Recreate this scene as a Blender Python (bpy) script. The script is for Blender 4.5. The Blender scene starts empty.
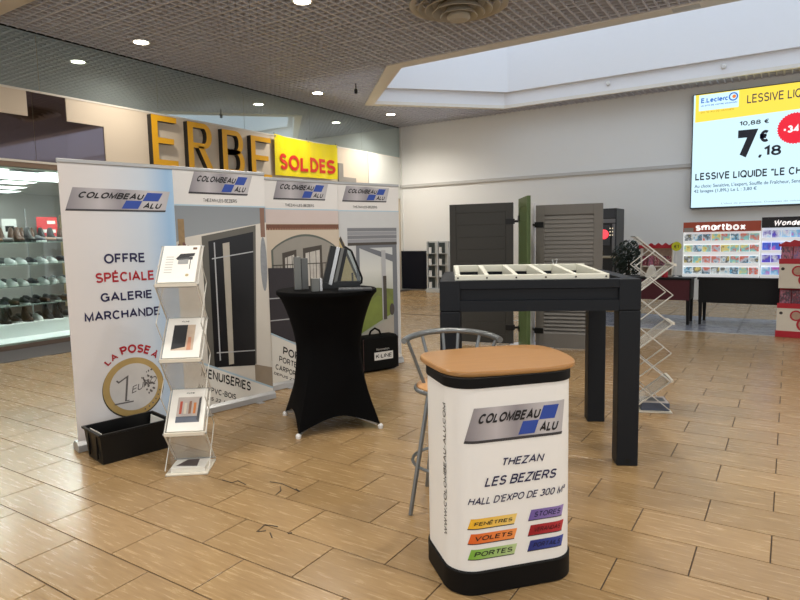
import bpy, bmesh, math, random
from math import sin, cos, pi, radians, sqrt, atan2, hypot
from mathutils import Vector, Matrix
random.seed(7)
sc = bpy.context.scene
COL = sc.collection

# ------------------------------------------------------------------ camera
F_PX, YAW, PITCH, ROLL, CAM_H = 606.16, 0.571594, 0.102591, -0.0202514, 1.5
fw = Vector((-sin(YAW)*cos(PITCH), cos(YAW)*cos(PITCH), -sin(PITCH)))
r0 = Vector((cos(YAW), sin(YAW), 0)); u0 = r0.cross(fw)
rt = r0*cos(ROLL) + u0*sin(ROLL); up = -r0*sin(ROLL) + u0*cos(ROLL)
cam = bpy.data.cameras.new('camera'); cam.sensor_width = 36; cam.lens = 36*F_PX/800; cam.clip_end = 200
co = bpy.data.objects.new('camera', cam); COL.objects.link(co)
m = Matrix((rt, up, -fw)).transposed().to_4x4(); m.translation = Vector((0, 0, CAM_H)); co.matrix_world = m
sc.camera = co
# ------------------------------------------------------------------ world and exposure
w = bpy.data.worlds.new('world'); sc.world = w; w.use_nodes = True
w.node_tree.nodes['Background'].inputs[0].default_value = (0.965, 0.985, 1.0, 1)
w.node_tree.nodes['Background'].inputs[1].default_value = 0.88
vs = sc.view_settings
vs.view_transform = 'Standard'; vs.look = 'None'; vs.exposure = 0.5; vs.gamma = 1.0; vs.use_curve_mapping = False
sc.cycles.use_denoising = True
sc.cycles.max_bounces = 7; sc.cycles.diffuse_bounces = 3; sc.cycles.glossy_bounces = 4
sc.cycles.transparent_max_bounces = 10; sc.cycles.sample_clamp_indirect = 6.0
sc.cycles.caustics_reflective = False; sc.cycles.caustics_refractive = False

XL, YB, ZC = -9.38, 14.75, 4.57          # left wall, back wall, ceiling height

# ------------------------------------------------------------------ materials
def lin(c):
    return tuple(((v/255)/12.92 if v/255 <= .04045 else ((v/255+.055)/1.055)**2.4) for v in c) + (1,)
MATS = {}
def M(name, col=(200, 200, 200), rough=.5, metal=0, spec=.5, noise=0., nscale=12., bump=0., emit=0, alpha=1., coat=0., stretch=None):
    if name in MATS: return MATS[name]
    m = bpy.data.materials.new(name); m.use_nodes = True; MATS[name] = m
    nt = m.node_tree; b = nt.nodes['Principled BSDF']; c = lin(col)
    b.inputs['Base Color'].default_value = c; b.inputs['Roughness'].default_value = rough
    b.inputs['Metallic'].default_value = metal; b.inputs['Specular IOR Level'].default_value = spec
    b.inputs['Coat Weight'].default_value = coat
    if emit:
        b.inputs['Emission Color'].default_value = c; b.inputs['Emission Strength'].default_value = emit
    if alpha < 1: b.inputs['Alpha'].default_value = alpha
    if noise or bump:
        tc = nt.nodes.new('ShaderNodeTexCoord'); n = nt.nodes.new('ShaderNodeTexNoise')
        n.inputs['Scale'].default_value = nscale; n.inputs['Detail'].default_value = 4
        if stretch:
            mp = nt.nodes.new('ShaderNodeMapping'); mp.inputs['Scale'].default_value = stretch
            nt.links.new(tc.outputs['Object'], mp.inputs[0]); nt.links.new(mp.outputs[0], n.inputs[0])
        else: nt.links.new(tc.outputs['Object'], n.inputs[0])
        if noise:
            mx = nt.nodes.new('ShaderNodeMix'); mx.data_type = 'RGBA'
            mx.inputs[6].default_value = tuple(v*(1-noise) for v in c[:3])+(1,)
            mx.inputs[7].default_value = tuple(min(1, v*(1+noise)) for v in c[:3])+(1,)
            nt.links.new(n.outputs['Fac'], mx.inputs[0]); nt.links.new(mx.outputs[2], b.inputs['Base Color'])
        if bump:
            bp = nt.nodes.new('ShaderNodeBump'); bp.inputs['Strength'].default_value = bump; bp.inputs['Distance'].default_value = .01
            nt.links.new(n.outputs['Fac'], bp.inputs['Height']); nt.links.new(bp.outputs[0], b.inputs['Normal'])
    return m
def ramp_mat(name, stops, axis=0, rough=.5, metal=0, emit=0):
    """printed colour gradient along a generated axis"""
    if name in MATS: return MATS[name]
    m = bpy.data.materials.new(name); m.use_nodes = True; MATS[name] = m
    nt = m.node_tree; b = nt.nodes['Principled BSDF']; b.inputs['Roughness'].default_value = rough; b.inputs['Metallic'].default_value = metal
    tc = nt.nodes.new('ShaderNodeTexCoord'); sp = nt.nodes.new('ShaderNodeSeparateXYZ'); cr = nt.nodes.new('ShaderNodeValToRGB')
    nt.links.new(tc.outputs['Generated'], sp.inputs[0]); nt.links.new(sp.outputs[axis], cr.inputs[0])
    e = cr.color_ramp.elements
    while len(e) < len(stops): e.new(.5)
    for i, (p, c) in enumerate(stops): e[i].position = p; e[i].color = lin(c)
    nt.links.new(cr.outputs[0], b.inputs['Base Color'])
    if emit:
        nt.links.new(cr.outputs[0], b.inputs['Emission Color']); b.inputs['Emission Strength'].default_value = emit
    return m
def glass_mat(name, col, gloss_ior=1.45, tint=1.0):
    if name in MATS: return MATS[name]
    m = bpy.data.materials.new(name); m.use_nodes = True; MATS[name] = m
    nt = m.node_tree; nt.nodes.remove(nt.nodes['Principled BSDF']); out = nt.nodes['Material Output']
    t = nt.nodes.new('ShaderNodeBsdfTransparent'); t.inputs[0].default_value = lin(col)
    g = nt.nodes.new('ShaderNodeBsdfGlossy'); g.inputs['Roughness'].default_value = .02
    fr = nt.nodes.new('ShaderNodeFresnel'); fr.inputs[0].default_value = gloss_ior
    mx = nt.nodes.new('ShaderNodeMixShader')
    nt.links.new(fr.outputs[0], mx.inputs[0]); nt.links.new(t.outputs[0], mx.inputs[1]); nt.links.new(g.outputs[0], mx.inputs[2]); nt.links.new(mx.outputs[0], out.inputs[0])
    return m
def tile_mat(name, ca, cb, cc, rough=.3):
    m = bpy.data.materials.new(name); m.use_nodes = True; MATS[name] = m
    nt = m.node_tree; N = nt.nodes; L = nt.links; b = N['Principled BSDF']
    geo = N.new('ShaderNodeNewGeometry'); oi = N.new('ShaderNodeObjectInfo')
    add = N.new('ShaderNodeMath'); add.operation = 'ADD'; L.new(geo.outputs['Random Per Island'], add.inputs[0]); L.new(oi.outputs['Random'], add.inputs[1])
    fr = N.new('ShaderNodeMath'); fr.operation = 'FRACT'; L.new(add.outputs[0], fr.inputs[0])
    off = N.new('ShaderNodeMath'); off.operation = 'MULTIPLY'; off.inputs[1].default_value = 37; L.new(fr.outputs[0], off.inputs[0])
    mp = N.new('ShaderNodeMapping'); mp.inputs['Scale'].default_value = (3.2, 30, 4); L.new(geo.outputs['Position'], mp.inputs[0])
    cmb = N.new('ShaderNodeCombineXYZ'); L.new(off.outputs[0], cmb.inputs[0]); L.new(off.outputs[0], cmb.inputs[1]); L.new(cmb.outputs[0], mp.inputs['Location'])
    n1 = N.new('ShaderNodeTexNoise'); n1.inputs['Scale'].default_value = 1.6; n1.inputs['Detail'].default_value = 6; n1.inputs['Roughness'].default_value = .65
    n1.inputs['Distortion'].default_value = .15
    L.new(mp.outputs[0], n1.inputs[0])
    cr = N.new('ShaderNodeValToRGB'); e = cr.color_ramp.elements
    e[0].position = .3; e[0].color = lin(ca); e[1].position = .7; e[1].color = lin(cc); k = e.new(.5); k.color = lin(cb)
    L.new(n1.outputs['Fac'], cr.inputs[0])
    hs = N.new('ShaderNodeHueSaturation'); mr = N.new('ShaderNodeMapRange'); mr.inputs[3].default_value = .91; mr.inputs[4].default_value = 1.08
    L.new(fr.outputs[0], mr.inputs[0]); L.new(mr.outputs[0], hs.inputs['Value']); L.new(cr.outputs[0], hs.inputs['Color']); L.new(hs.outputs[0], b.inputs['Base Color'])
    mr2 = N.new('ShaderNodeMapRange'); mr2.inputs[3].default_value = rough-.05; mr2.inputs[4].default_value = rough+.10
    L.new(n1.outputs['Fac'], mr2.inputs[0]); L.new(mr2.outputs[0], b.inputs['Roughness'])
    bp = N.new('ShaderNodeBump'); bp.inputs['Strength'].default_value = .12; bp.inputs['Distance'].default_value = .002
    L.new(n1.outputs['Fac'], bp.inputs['Height']); L.new(bp.outputs[0], b.inputs['Normal'])
    b.inputs['Specular IOR Level'].default_value = .55
    return m
def cover_mat(name, cols, scale=3., emit=0):
    """glossy printed photo cover, different on each object"""
    if name in MATS: return MATS[name]
    m = bpy.data.materials.new(name); m.use_nodes = True; MATS[name] = m
    nt = m.node_tree; N = nt.nodes; L = nt.links; b = N['Principled BSDF']; b.inputs['Roughness'].default_value = .3
    oi = N.new('ShaderNodeObjectInfo'); tc = N.new('ShaderNodeTexCoord'); mp = N.new('ShaderNodeMapping')
    mu = N.new('ShaderNodeMath'); mu.operation = 'MULTIPLY'; mu.inputs[1].default_value = 91; L.new(oi.outputs['Random'], mu.inputs[0])
    cmb = N.new('ShaderNodeCombineXYZ'); [L.new(mu.outputs[0], cmb.inputs[i]) for i in range(3)]
    L.new(cmb.outputs[0], mp.inputs['Location']); L.new(tc.outputs['Generated'], mp.inputs[0])
    n = N.new('ShaderNodeTexNoise'); n.inputs['Scale'].default_value = scale; n.inputs['Detail'].default_value = 3; L.new(mp.outputs[0], n.inputs[0])
    ad = N.new('ShaderNodeMath'); ad.operation = 'ADD'; L.new(n.outputs['Fac'], ad.inputs[0]); L.new(oi.outputs['Random'], ad.inputs[1])
    f = N.new('ShaderNodeMath'); f.operation = 'FRACT'; L.new(ad.outputs[0], f.inputs[0])
    cr = N.new('ShaderNodeValToRGB'); e = cr.color_ramp.elements
    while len(e) < len(cols): e.new(.5)
    for i, c in enumerate(cols): e[i].position = i/(len(cols)-1); e[i].color = lin(c)
    L.new(f.outputs[0], cr.inputs[0]); L.new(cr.outputs[0], b.inputs['Base Color'])
    if emit: L.new(cr.outputs[0], b.inputs['Emission Color']); b.inputs['Emission Strength'].default_value = emit
    return m

MATS_TILE = tile_mat('beige_travertine_tile', (142, 114, 77), (157, 128, 89), (171, 144, 104), .235)
GREY_TILE = tile_mat('grey_stone_tile', (96, 98, 108), (124, 126, 136), (146, 148, 158), .25)
GROUT = M('grout', (58, 44, 32), .8, noise=.2, nscale=40)
WHITE = M('white_paint', (232, 230, 226), .6, noise=.02)
PRINTW = M('banner_white', (226, 224, 222), .5, noise=.015, nscale=5)
BLACK = M('black_plastic', (9, 9, 10), .45, spec=.3, noise=.1)
INK = M('black_ink', (14, 13, 18), .5, noise=.05)
NAVY = M('navy_ink', (24, 24, 72), .5, noise=.05)
REDINK = M('red_ink', (168, 20, 38), .5, noise=.05)
BLUEINK = M('blue_ink', (40, 72, 160), .45, noise=.05)
ALU = M('brushed_aluminium', (176, 178, 180), .32, .85, noise=.06, nscale=60, stretch=(1, 1, 12))
STEEL = M('grey_steel_paint', (128, 132, 136), .3, .6, noise=.04)
SILVERP = ramp_mat('printed_silver', [(0, (128, 124, 130)), (.3, (186, 182, 186)), (.5, (146, 142, 148)), (.8, (196, 193, 196)), (1, (176, 174, 178))], 0, .4)
ANTH = M('anthracite_aluminium', (20, 24, 30), .48, .0, spec=.25, noise=.06, nscale=60)
CREAM = M('cream_wall', (222, 208, 186), .6, noise=.02, nscale=3)

# ------------------------------------------------------------------ objects
ORD = ['first', 'second', 'third', 'fourth', 'fifth', 'sixth', 'seventh', 'eighth', 'ninth', 'tenth', 'eleventh', 'twelfth']
def tag(o, label=None, cat=None, group=None, kind=None):
    if label: o['label'] = label
    if cat: o['category'] = cat
    if group: o['group'] = group
    if kind: o['kind'] = kind
    return o
def T(name, label=None, cat=None, loc=(0, 0, 0), rz=0, group=None, kind=None):
    o = bpy.data.objects.new(name, None); COL.objects.link(o); o.empty_display_size = .1
    o.location = loc; o.rotation_euler = (0, 0, rz)
    return tag(o, label, cat, group, kind)
def copy_tree(o, parent=None):
    c = o.copy(); COL.objects.link(c); c.parent = parent
    for ch in list(o.children): copy_tree(ch, c)
    return c
class MB:
    def __init__(s): s.v = []; s.f = []; s.mi = []; s.cur = 0
    def add(s, vs, fs):
        b = len(s.v); s.v += [tuple(v) for v in vs]; s.f += [tuple(i+b for i in f) for f in fs]; s.mi += [s.cur]*len(fs); return s
    def box(s, x0, x1, y0, y1, z0, z1, mat=None):
        vs = [(x, y, z) for z in (z0, z1) for y in (y0, y1) for x in (x0, x1)]
        if mat: vs = [mat @ Vector(v) for v in vs]
        return s.add(vs, [(0, 2, 3, 1), (4, 5, 7, 6), (0, 1, 5, 4), (2, 6, 7, 3), (0, 4, 6, 2), (1, 3, 7, 5)])
    def bar(s, p, q, w, h=None, upv=(0, 0, 1)):
        """rectangular bar from p to q"""
        h = h or w; p = Vector(p); q = Vector(q); d = (q-p).normalized(); u = Vector(upv)
        if abs(d.dot(u)) > .99: u = Vector((1, 0, 0))
        a = d.cross(u).normalized(); b = a.cross(d)
        vs = [c + a*i*w/2 + b*j*h/2 for c in (p, q) for i, j in ((-1, -1), (1, -1), (1, 1), (-1, 1))]
        return s.add(vs, [(3, 2, 1, 0), (4, 5, 6, 7), (0, 1, 5, 4), (1, 2, 6, 5), (2, 3, 7, 6), (3, 0, 4, 7)])
    def tube(s, pts, r, n=10, closed=False):
        pts = [Vector(p) for p in pts]; L = len(pts); rings = []
        ref = None
        for i, p in enumerate(pts):
            if closed: d = (pts[(i+1) % L]-pts[i-1]).normalized()
            else: d = (pts[min(i+1, L-1)]-pts[max(i-1, 0)]).normalized()
            if ref is None:
                ref = Vector((0, 0, 1)) if abs(d.z) < .9 else Vector((1, 0, 0))
            a = d.cross(ref).normalized(); b = a.cross(d).normalized(); ref = b
            rr = r[i] if isinstance(r, (list, tuple)) else r
            rings.append([p + a*cos(2*pi*k/n)*rr + b*sin(2*pi*k/n)*rr for k in range(n)])
        vs = [v for R in rings for v in R]; fs = []
        for i in range(L if closed else L-1):
            j = (i+1) % L
            for k in range(n): fs.append((i*n+k, j*n+k, j*n+(k+1) % n, i*n+(k+1) % n)[::-1])
        if not closed: fs += [tuple(range(n)), tuple(range((L-1)*n, L*n))[::-1]]
        return s.add(vs, fs)
    def lathe(s, prof, n=24, c=(0, 0, 0)):
        vs = []; fs = []
        for (r, z) in prof:
            for k in range(n): vs.append((c[0]+r*cos(2*pi*k/n), c[1]+r*sin(2*pi*k/n), c[2]+z))
        for i in range(len(prof)-1):
            for k in range(n): fs.append((i*n+k, i*n+(k+1) % n, (i+1)*n+(k+1) % n, (i+1)*n+k))
        if prof[0][0] > 1e-5: fs.append(tuple(range(n))[::-1])
        if prof[-1][0] > 1e-5: fs.append(tuple(range((len(prof)-1)*n, len(prof)*n)))
        return s.add(vs, fs)
    def prism(s, loop0, loop1):
        n = len(loop0); fs = [tuple(range(n))[::-1], tuple(range(n, 2*n))]
        for k in range(n): fs.append((k, (k+1) % n, n+(k+1) % n, n+k))
        return s.add(list(loop0)+list(loop1), fs)
    def loft(s, rings, cap=True):
        n = len(rings[0]); vs = [v for R in rings for v in R]; fs = []
        for i in range(len(rings)-1):
            for k in range(n): fs.append((i*n+k, i*n+(k+1) % n, (i+1)*n+(k+1) % n, (i+1)*n+k))
        if cap: fs += [tuple(range(n))[::-1], tuple(range((len(rings)-1)*n, len(rings)*n))]
        return s.add(vs, fs)
    def mesh(s, name, mats, smooth=False, fix=True):
        me = bpy.data.meshes.new(name); me.from_pydata(s.v, [], s.f)
        for m in (mats if isinstance(mats, (list, tuple)) else [mats]): me.materials.append(m)
        for p, i in zip(me.polygons, s.mi): p.material_index = i
        if fix:
            bm = bmesh.new(); bm.from_mesh(me); bmesh.ops.recalc_face_normals(bm, faces=bm.faces); bm.to_mesh(me); bm.free()
        if smooth:
            me.polygons.foreach_set('use_smooth', [True]*len(me.polygons)); 
        me.update(); return me
    def build(s, name, mats, parent=None, smooth=False, bevel=0, label=None, fix=True, seg=2, **kw):
        me = s.mesh(name, mats, smooth, fix); o = bpy.data.objects.new(name, me); COL.objects.link(o); o.parent = parent
        if bevel:
            b = o.modifiers.new('edge', 'BEVEL'); b.width = bevel; b.segments = seg; b.limit_method = 'ANGLE'
        if smooth:
            es = o.modifiers.new('smooth', 'EDGE_SPLIT'); es.split_angle = radians(40)
        return tag(o, label, **kw)
def box(name, mat, parent, x0, x1, y0, y1, z0, z1, bevel=0, **kw):
    return MB().box(x0, x1, y0, y1, z0, z1).build(name, mat, parent, bevel=bevel, **kw)
def link_mesh(name, me, parent=None, loc=None, rot=None):
    o = bpy.data.objects.new(name, me); COL.objects.link(o); o.parent = parent
    if loc: o.location = loc
    if rot: o.rotation_euler = rot
    return o

# ------------------------------------------------------------------ flat print: f(u, v, layer) gives a point on the printed surface
def flat(y0=0., step=.0009):
    return lambda u, v, k: Vector((u, y0-step*k, v))
def quad(f, p, mat, parent, name='printed_panel', k=1, nx=1, ny=1, label=None):
    """p: four (u,v) corners, lower left, lower right, upper right, upper left"""
    mb = MB(); vs = []
    for j in range(ny+1):
        for i in range(nx+1):
            a, b = i/nx, j/ny
            u = (p[0][0]*(1-a)+p[1][0]*a)*(1-b)+(p[3][0]*(1-a)+p[2][0]*a)*b
            v = (p[0][1]*(1-a)+p[1][1]*a)*(1-b)+(p[3][1]*(1-a)+p[2][1]*a)*b
            vs.append(f(u, v, k))
    fs = [(j*(nx+1)+i, j*(nx+1)+i+1, (j+1)*(nx+1)+i+1, (j+1)*(nx+1)+i) for j in range(ny) for i in range(nx)]
    mb.add(vs, fs); return mb.build(name, mat, parent, fix=False, label=label)
def rect(f, u0, v0, u1, v1, mat, parent, name='printed_panel', k=1, nx=1):
    return quad(f, [(u0, v0), (u1, v0), (u1, v1), (u0, v1)], mat, parent, name, k, nx)
def poly(f, pts, mat, parent, name='printed_panel', k=1):
    return MB().add([f(u, v, k) for u, v in pts], [tuple(range(len(pts)))]).build(name, mat, parent, fix=False)
def disc(f, cu, cv, ru, rv, mat, parent, name='printed_disc', k=1, n=40):
    return poly(f, [(cu+ru*cos(2*pi*i/n), cv+rv*sin(2*pi*i/n)) for i in range(n)], mat, parent, name, k)
# ---- grotesque stroke alphabet (cap height 1, centre lines), used for all the capital lettering
def _arc(cx_, cy_, rx, ry, a0, a1, n=14): return [(cx_+rx*cos(radians(a0+(a1-a0)*i/n)), cy_+ry*sin(radians(a0+(a1-a0)*i/n))) for i in range(n+1)]
GLY = {
 'A': (.80, [[(0, 0), (.40, 1), (.80, 0)], [(.13, .32), (.67, .32)]]),
 'B': (.64, [[(.34, .53), (0, .53), (0, 1), (.36, 1)]+_arc(.36, .765, .24, .235, 90, -90, 10), [(0, .53), (0, 0), (.37, 0)]+_arc(.37, .265, .27, .265, -90, 90, 10)+[(0, .53)]]),
 'C': (.74, [_arc(.38, .5, .38, .5, 42, 318, 24)]),
 'D': (.70, [[(0, 0), (0, 1), (.28, 1)]+_arc(.28, .5, .42, .5, 90, -90, 16)+[(0, 0)]]),
 'E': (.56, [[(.56, 1), (0, 1), (0, 0), (.58, 0)], [(0, .53), (.52, .53)]]),
 'F': (.52, [[(.54, 1), (0, 1), (0, 0)], [(0, .52), (.48, .52)]]),
 'G': (.78, [_arc(.39, .5, .39, .5, 42, 330, 24)+[(.76, .48), (.44, .48)], [(.76, .48), (.76, 0)]]),
 'H': (.66, [[(0, 0), (0, 1)], [(.66, 0), (.66, 1)], [(0, .53), (.66, .53)]]),
 'I': (0., [[(0, 0), (0, 1)]]),
 'J': (.46, [[(.46, 1), (.46, .23)]+_arc(.23, .23, .23, .23, 0, -180, 10)]),
 'K': (.66, [[(0, 0), (0, 1)], [(.64, 1), (.02, .38)], [(.22, .58), (.68, 0)]]),
 'L': (.50, [[(0, 1), (0, 0), (.52, 0)]]),
 'M': (.80, [[(0, 0), (0, 1), (.40, .06), (.80, 1), (.80, 0)]]),
 'N': (.68, [[(0, 0), (0, 1), (.68, 0), (.68, 1)]]),
 'O': (.84, [_arc(.42, .5, .42, .5, 90, 450, 32)]),
 'P': (.60, [[(0, 0), (0, 1), (.34, 1)]+_arc(.34, .73, .26, .27, 90, -90, 10)+[(0, .46)]]),
 'Q': (.84, [_arc(.42, .5, .42, .5, 90, 450, 32), [(.5, .25), (.84, -.05)]]),
 'R': (.66, [[(0, 0), (0, 1), (.36, 1)]+_arc(.36, .74, .26, .26, 90, -90, 10)+[(0, .48)], [(.36, .48), (.66, 0)]]),
 'S': (.62, [_arc(.31, .755, .28, .245, 25, 270, 16)+_arc(.31, .255, .31, .255, 90, -155, 16)[1:]]),
 'T': (.62, [[(0, 1), (.62, 1)], [(.31, 1), (.31, 0)]]),
 'U': (.66, [[(0, 1), (0, .33)]+_arc(.33, .33, .33, .33, 180, 360, 14)+[(.66, 1)]]),
 'V': (.74, [[(0, 1), (.37, 0), (.74, 1)]]),
 'W': (1.06, [[(0, 1), (.27, 0), (.53, 1), (.79, 0), (1.06, 1)]]),
 'X': (.68, [[(0, 0), (.68, 1)], [(0, 1), (.68, 0)]]),
 'Y': (.70, [[(0, 1), (.35, .45), (.70, 1)], [(.35, .45), (.35, 0)]]),
 'Z': (.62, [[(0, 1), (.62, 1), (0, 0), (.64, 0)]]),
 '0': (.56, [_arc(.28, .5, .28, .5, 90, 450, 28)]),
 '1': (.30, [[(.02, .76), (.30, 1), (.30, 0)]]),
 '2': (.56, [_arc(.28, .72, .27, .28, 170, -30, 14)+[(0, 0), (.58, 0)]]),
 '3': (.56, [_arc(.27, .755, .25, .245, 160, -90, 14)+_arc(.27, .26, .29, .26, 90, -160, 14)[1:]]),
 '4': (.58, [[(.44, 0), (.44, 1), (0, .28), (.60, .28)]]),
 '7': (.54, [[(0, 1), (.54, 1), (.2, 0)]]),
 '8': (.56, [_arc(.28, .76, .24, .24, 90, 450, 22), _arc(.28, .26, .28, .26, 90, 450, 22)]),
 '-': (.30, [[(0, .42), (.30, .42)]]), '.': (.0, [[(0, -.05), (0, .10)]]), ',': (.06, [[(.06, .10), (.06, .0), (-.03, -.26)]]), "'": (.0, [[(0, .72), (0, 1.02)]]), '·': (.0, [[(0, .40), (0, .56)]]),
 '"': (.2, [[(0, .72), (0, 1.02)], [(.2, .72), (.2, 1.02)]]), '²': (.26, [_arc(.13, .9, .13, .13, 170, -40, 8)+[(0, .62), (.28, .62)]]),
 '%': (.8, [_arc(.16, .75, .15, .2, 90, 450, 14), _arc(.64, .25, .15, .2, 90, 450, 14), [(.18, 0), (.62, 1)]]),
 '€': (.62, [_arc(.40, .5, .32, .5, 55, 305, 20), [(-.06, .6), (.5, .6)], [(-.06, .42), (.46, .42)]]),
 's': (.46, [_arc(.23, .53, .2, .17, 25, 270, 12)+_arc(.23, .18, .23, .18, 90, -155, 12)[1:]]),
 'm': (.86, [[(0, 0), (0, .7)], [(0, .45)]+_arc(.215, .48, .215, .22, 180, 0, 10)+[(.43, 0)], [(.43, .45)]+_arc(.645, .48, .215, .22, 180, 0, 10)+[(.86, 0)]]),
 'a': (.50, [_arc(.25, .35, .25, .35, 0, 360, 22), [(.5, .7), (.5, 0)]]), 'r': (.13, [[(0, 0), (0, .7)], [(0, .42)]+_arc(.26, .42, .26, .28, 180, 80, 8)]),
 't': (.30, [[(.14, .95), (.14, .18)]+_arc(.32, .18, .18, .18, 180, 270, 6), [(0, .68), (.34, .68)]]), 'b': (.52, [[(0, 1), (0, 0)], _arc(.26, .35, .26, .35, 0, 360, 22)]),
 'o': (.54, [_arc(.27, .35, .27, .35, 90, 450, 24)]), 'x': (.48, [[(0, 0), (.48, .7)], [(0, .7), (.48, 0)]]),
 'n': (.44, [[(0, 0), (0, .7)], [(0, .45)]+_arc(.22, .48, .22, .22, 180, 0, 10)+[(.44, 0)]]), 'd': (.52, [[(.52, 1), (.52, 0)], _arc(.26, .35, .26, .35, 0, 360, 22)]),
 'e': (.52, [[(.02, .36), (.5, .36)]+_arc(.26, .35, .26, .35, 2, 310, 18)]), 'l': (.0, [[(0, 0), (0, 1)]]), 'c': (.46, [_arc(.26, .35, .26, .35, 45, 315, 16)]),
}
for ch_, base_, acc_ in (('É', 'E', [(.2, 1.14), (.36, 1.32)]), ('À', 'A', [(.28, 1.32), (.46, 1.14)]), ('Ê', 'E', [(.1, 1.14), (.28, 1.3), (.46, 1.14)])): GLY[ch_] = (GLY[base_][0], GLY[base_][1]+[acc_])
def _stroke(pts, h):
    """polyline thickened to a strip of half width h with mitred joints"""
    n = len(pts); L = []; R = []; P = [Vector(p) for p in pts]; closed = (P[0]-P[-1]).length < 1e-4 and n > 4
    for i in range(n):
        a = P[i]-P[i-1] if i > 0 else (P[0]-P[-2] if closed else P[1]-P[0]); b = P[i+1]-P[i] if i < n-1 else (P[1]-P[0] if closed else P[-1]-P[-2])
        if a.length < 1e-6: a = b
        if b.length < 1e-6: b = a
        a = a.normalized(); b = b.normalized(); na = Vector((-a.y, a.x)); nb = Vector((-b.y, b.x)); m_ = na+nb
        m_ = na if m_.length < .2 else m_.normalized(); k_ = min(h/max(.25, m_.dot(na)), 2.2*h)
        L.append(P[i]+m_*k_); R.append(P[i]-m_*k_)
    vs = [tuple(v) for pr in zip(L, R) for v in pr]
    return vs, [(2*i+1, 2*i+3, 2*i+2, 2*i) for i in range(n-1)]
def stroke_geo(s, th=.15, gap=.10):
    vs = []; fs = []; x = 0.
    for ch in s:
        if ch == ' ': x += .42; continue
        w_, st = GLY[ch]
        for pl in st:
            if ch == 'M' : pl = [(p[0], p[1]) for p in pl]
            v, f = _stroke([(p[0]*(1-th*.0)+x, th/2+p[1]*(1-th)) for p in pl], th/2); b = len(vs); vs += v; fs += [tuple(i+b for i in q) for q in f]
        x += w_+th+gap
    return vs, fs
TXT = {}
def text_geo(s, bold=0.):
    key = (s, bold)
    if key in TXT: return TXT[key]
    if all(c in GLY or c == ' ' for c in s):
        vs, fs = stroke_geo(s, .15+bold*2.2); x0 = min(v[0] for v in vs); x1 = max(v[0] for v in vs); y0 = min(v[1] for v in vs); y1 = max(v[1] for v in vs)
        TXT[key] = ([((x-x0)/(x1-x0), (y-y0)/(y1-y0)) for x, y in vs], fs); return TXT[key]
    cu = bpy.data.curves.new('lettering', 'FONT'); cu.body = s; cu.size = 1; cu.offset = min(bold, 0.); cu.resolution_u = 3
    o = bpy.data.objects.new('lettering', cu); COL.objects.link(o)
    dg = bpy.context.evaluated_depsgraph_get(); me = o.evaluated_get(dg).to_mesh()
    vs = [(v.co.x, v.co.y) for v in me.vertices]; fs = [tuple(p.vertices) for p in me.polygons]
    o.evaluated_get(dg).to_mesh_clear(); bpy.data.objects.remove(o); bpy.data.curves.remove(cu)
    x0 = min(v[0] for v in vs); x1 = max(v[0] for v in vs); y0 = min(v[1] for v in vs); y1 = max(v[1] for v in vs)
    if bold > 0:
        n0 = len(vs); v0 = vs; f0 = fs; vs = []; fs = []
        for q, (dx, dy) in enumerate(((-1, -1), (1, -1), (1, 1), (-1, 1), (0, 0))):
            vs += [(x+dx*bold*.8, y+dy*bold*.8) for x, y in v0]; fs += [tuple(i+q*n0 for i in f) for f in f0]
        x0 -= bold*.8; x1 += bold*.8; y0 -= bold*.8; y1 += bold*.8
    TXT[key] = ([((x-x0)/(x1-x0), (y-y0)/(y1-y0)) for x, y in vs], fs); return TXT[key]
def text(f, s, u0, v0, u1, v1, mat, parent, k=2, shear=0., slope=0., bold=.015, name='lettering', grow=0., vert=False, label=None):
    """text fitted to the box; shear leans letters, slope tilts the line, grow changes height along the line"""
    vs, fs = text_geo(s, bold); out = []
    for a, b in vs:
        if vert: out.append(f(u1-b*(u1-u0), v0+a*(v1-v0), k)); continue
        h = (v1-v0)*(1+grow*a)
        u = u0+a*(u1-u0)+shear*b*(v1-v0); out.append(f(u, v0+b*h+slope*a*(u1-u0), k))
    return MB().add(out, fs).build(name, mat, parent, fix=False, label=label)
def logo(f, bl, br, tr, tl, parent, nx=1, k=1):
    """silver plate with two blue blocks and the firm's name; corners in (u,v)"""
    def g(a, b):
        return ((bl[0]*(1-a)+br[0]*a)*(1-b)+(tl[0]*(1-a)+tr[0]*a)*b, (bl[1]*(1-a)+br[1]*a)*(1-b)+(tl[1]*(1-a)+tr[1]*a)*b)
    def h(a, b, kk): u, v = g(a, b); return f(u, v, kk)
    quad(f, [g(0, 0), g(1, 0), g(1, 1), g(0, 1)], SILVERP, parent, 'logo_plate', k, nx, 6 if nx > 1 else 1)
    quad(f, [g(.0, -.01), g(1, -.01), g(1.005, .07), g(.005, .07)], M('dark_grey_ink', (56, 54, 58), .5, noise=.05), parent, 'logo_edge', k+1, nx)
    quad(f, [g(.725, .5), g(.895, .5), g(.925, .9), g(.755, .9)], BLUEINK, parent, 'logo_block', k+1, 2)
    quad(f, [g(.53, .12), g(.70, .12), g(.725, .5), g(.555, .5)], BLUEINK, parent, 'logo_block', k+1, 2)
    text(h, 'COLOMBEAU', .07, .53, .715, .87, INK, parent, k+2, shear=.06, bold=.032)
    text(h, 'ALU', .745, .14, .93, .46, INK, parent, k+2, shear=.06, bold=.032)

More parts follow.
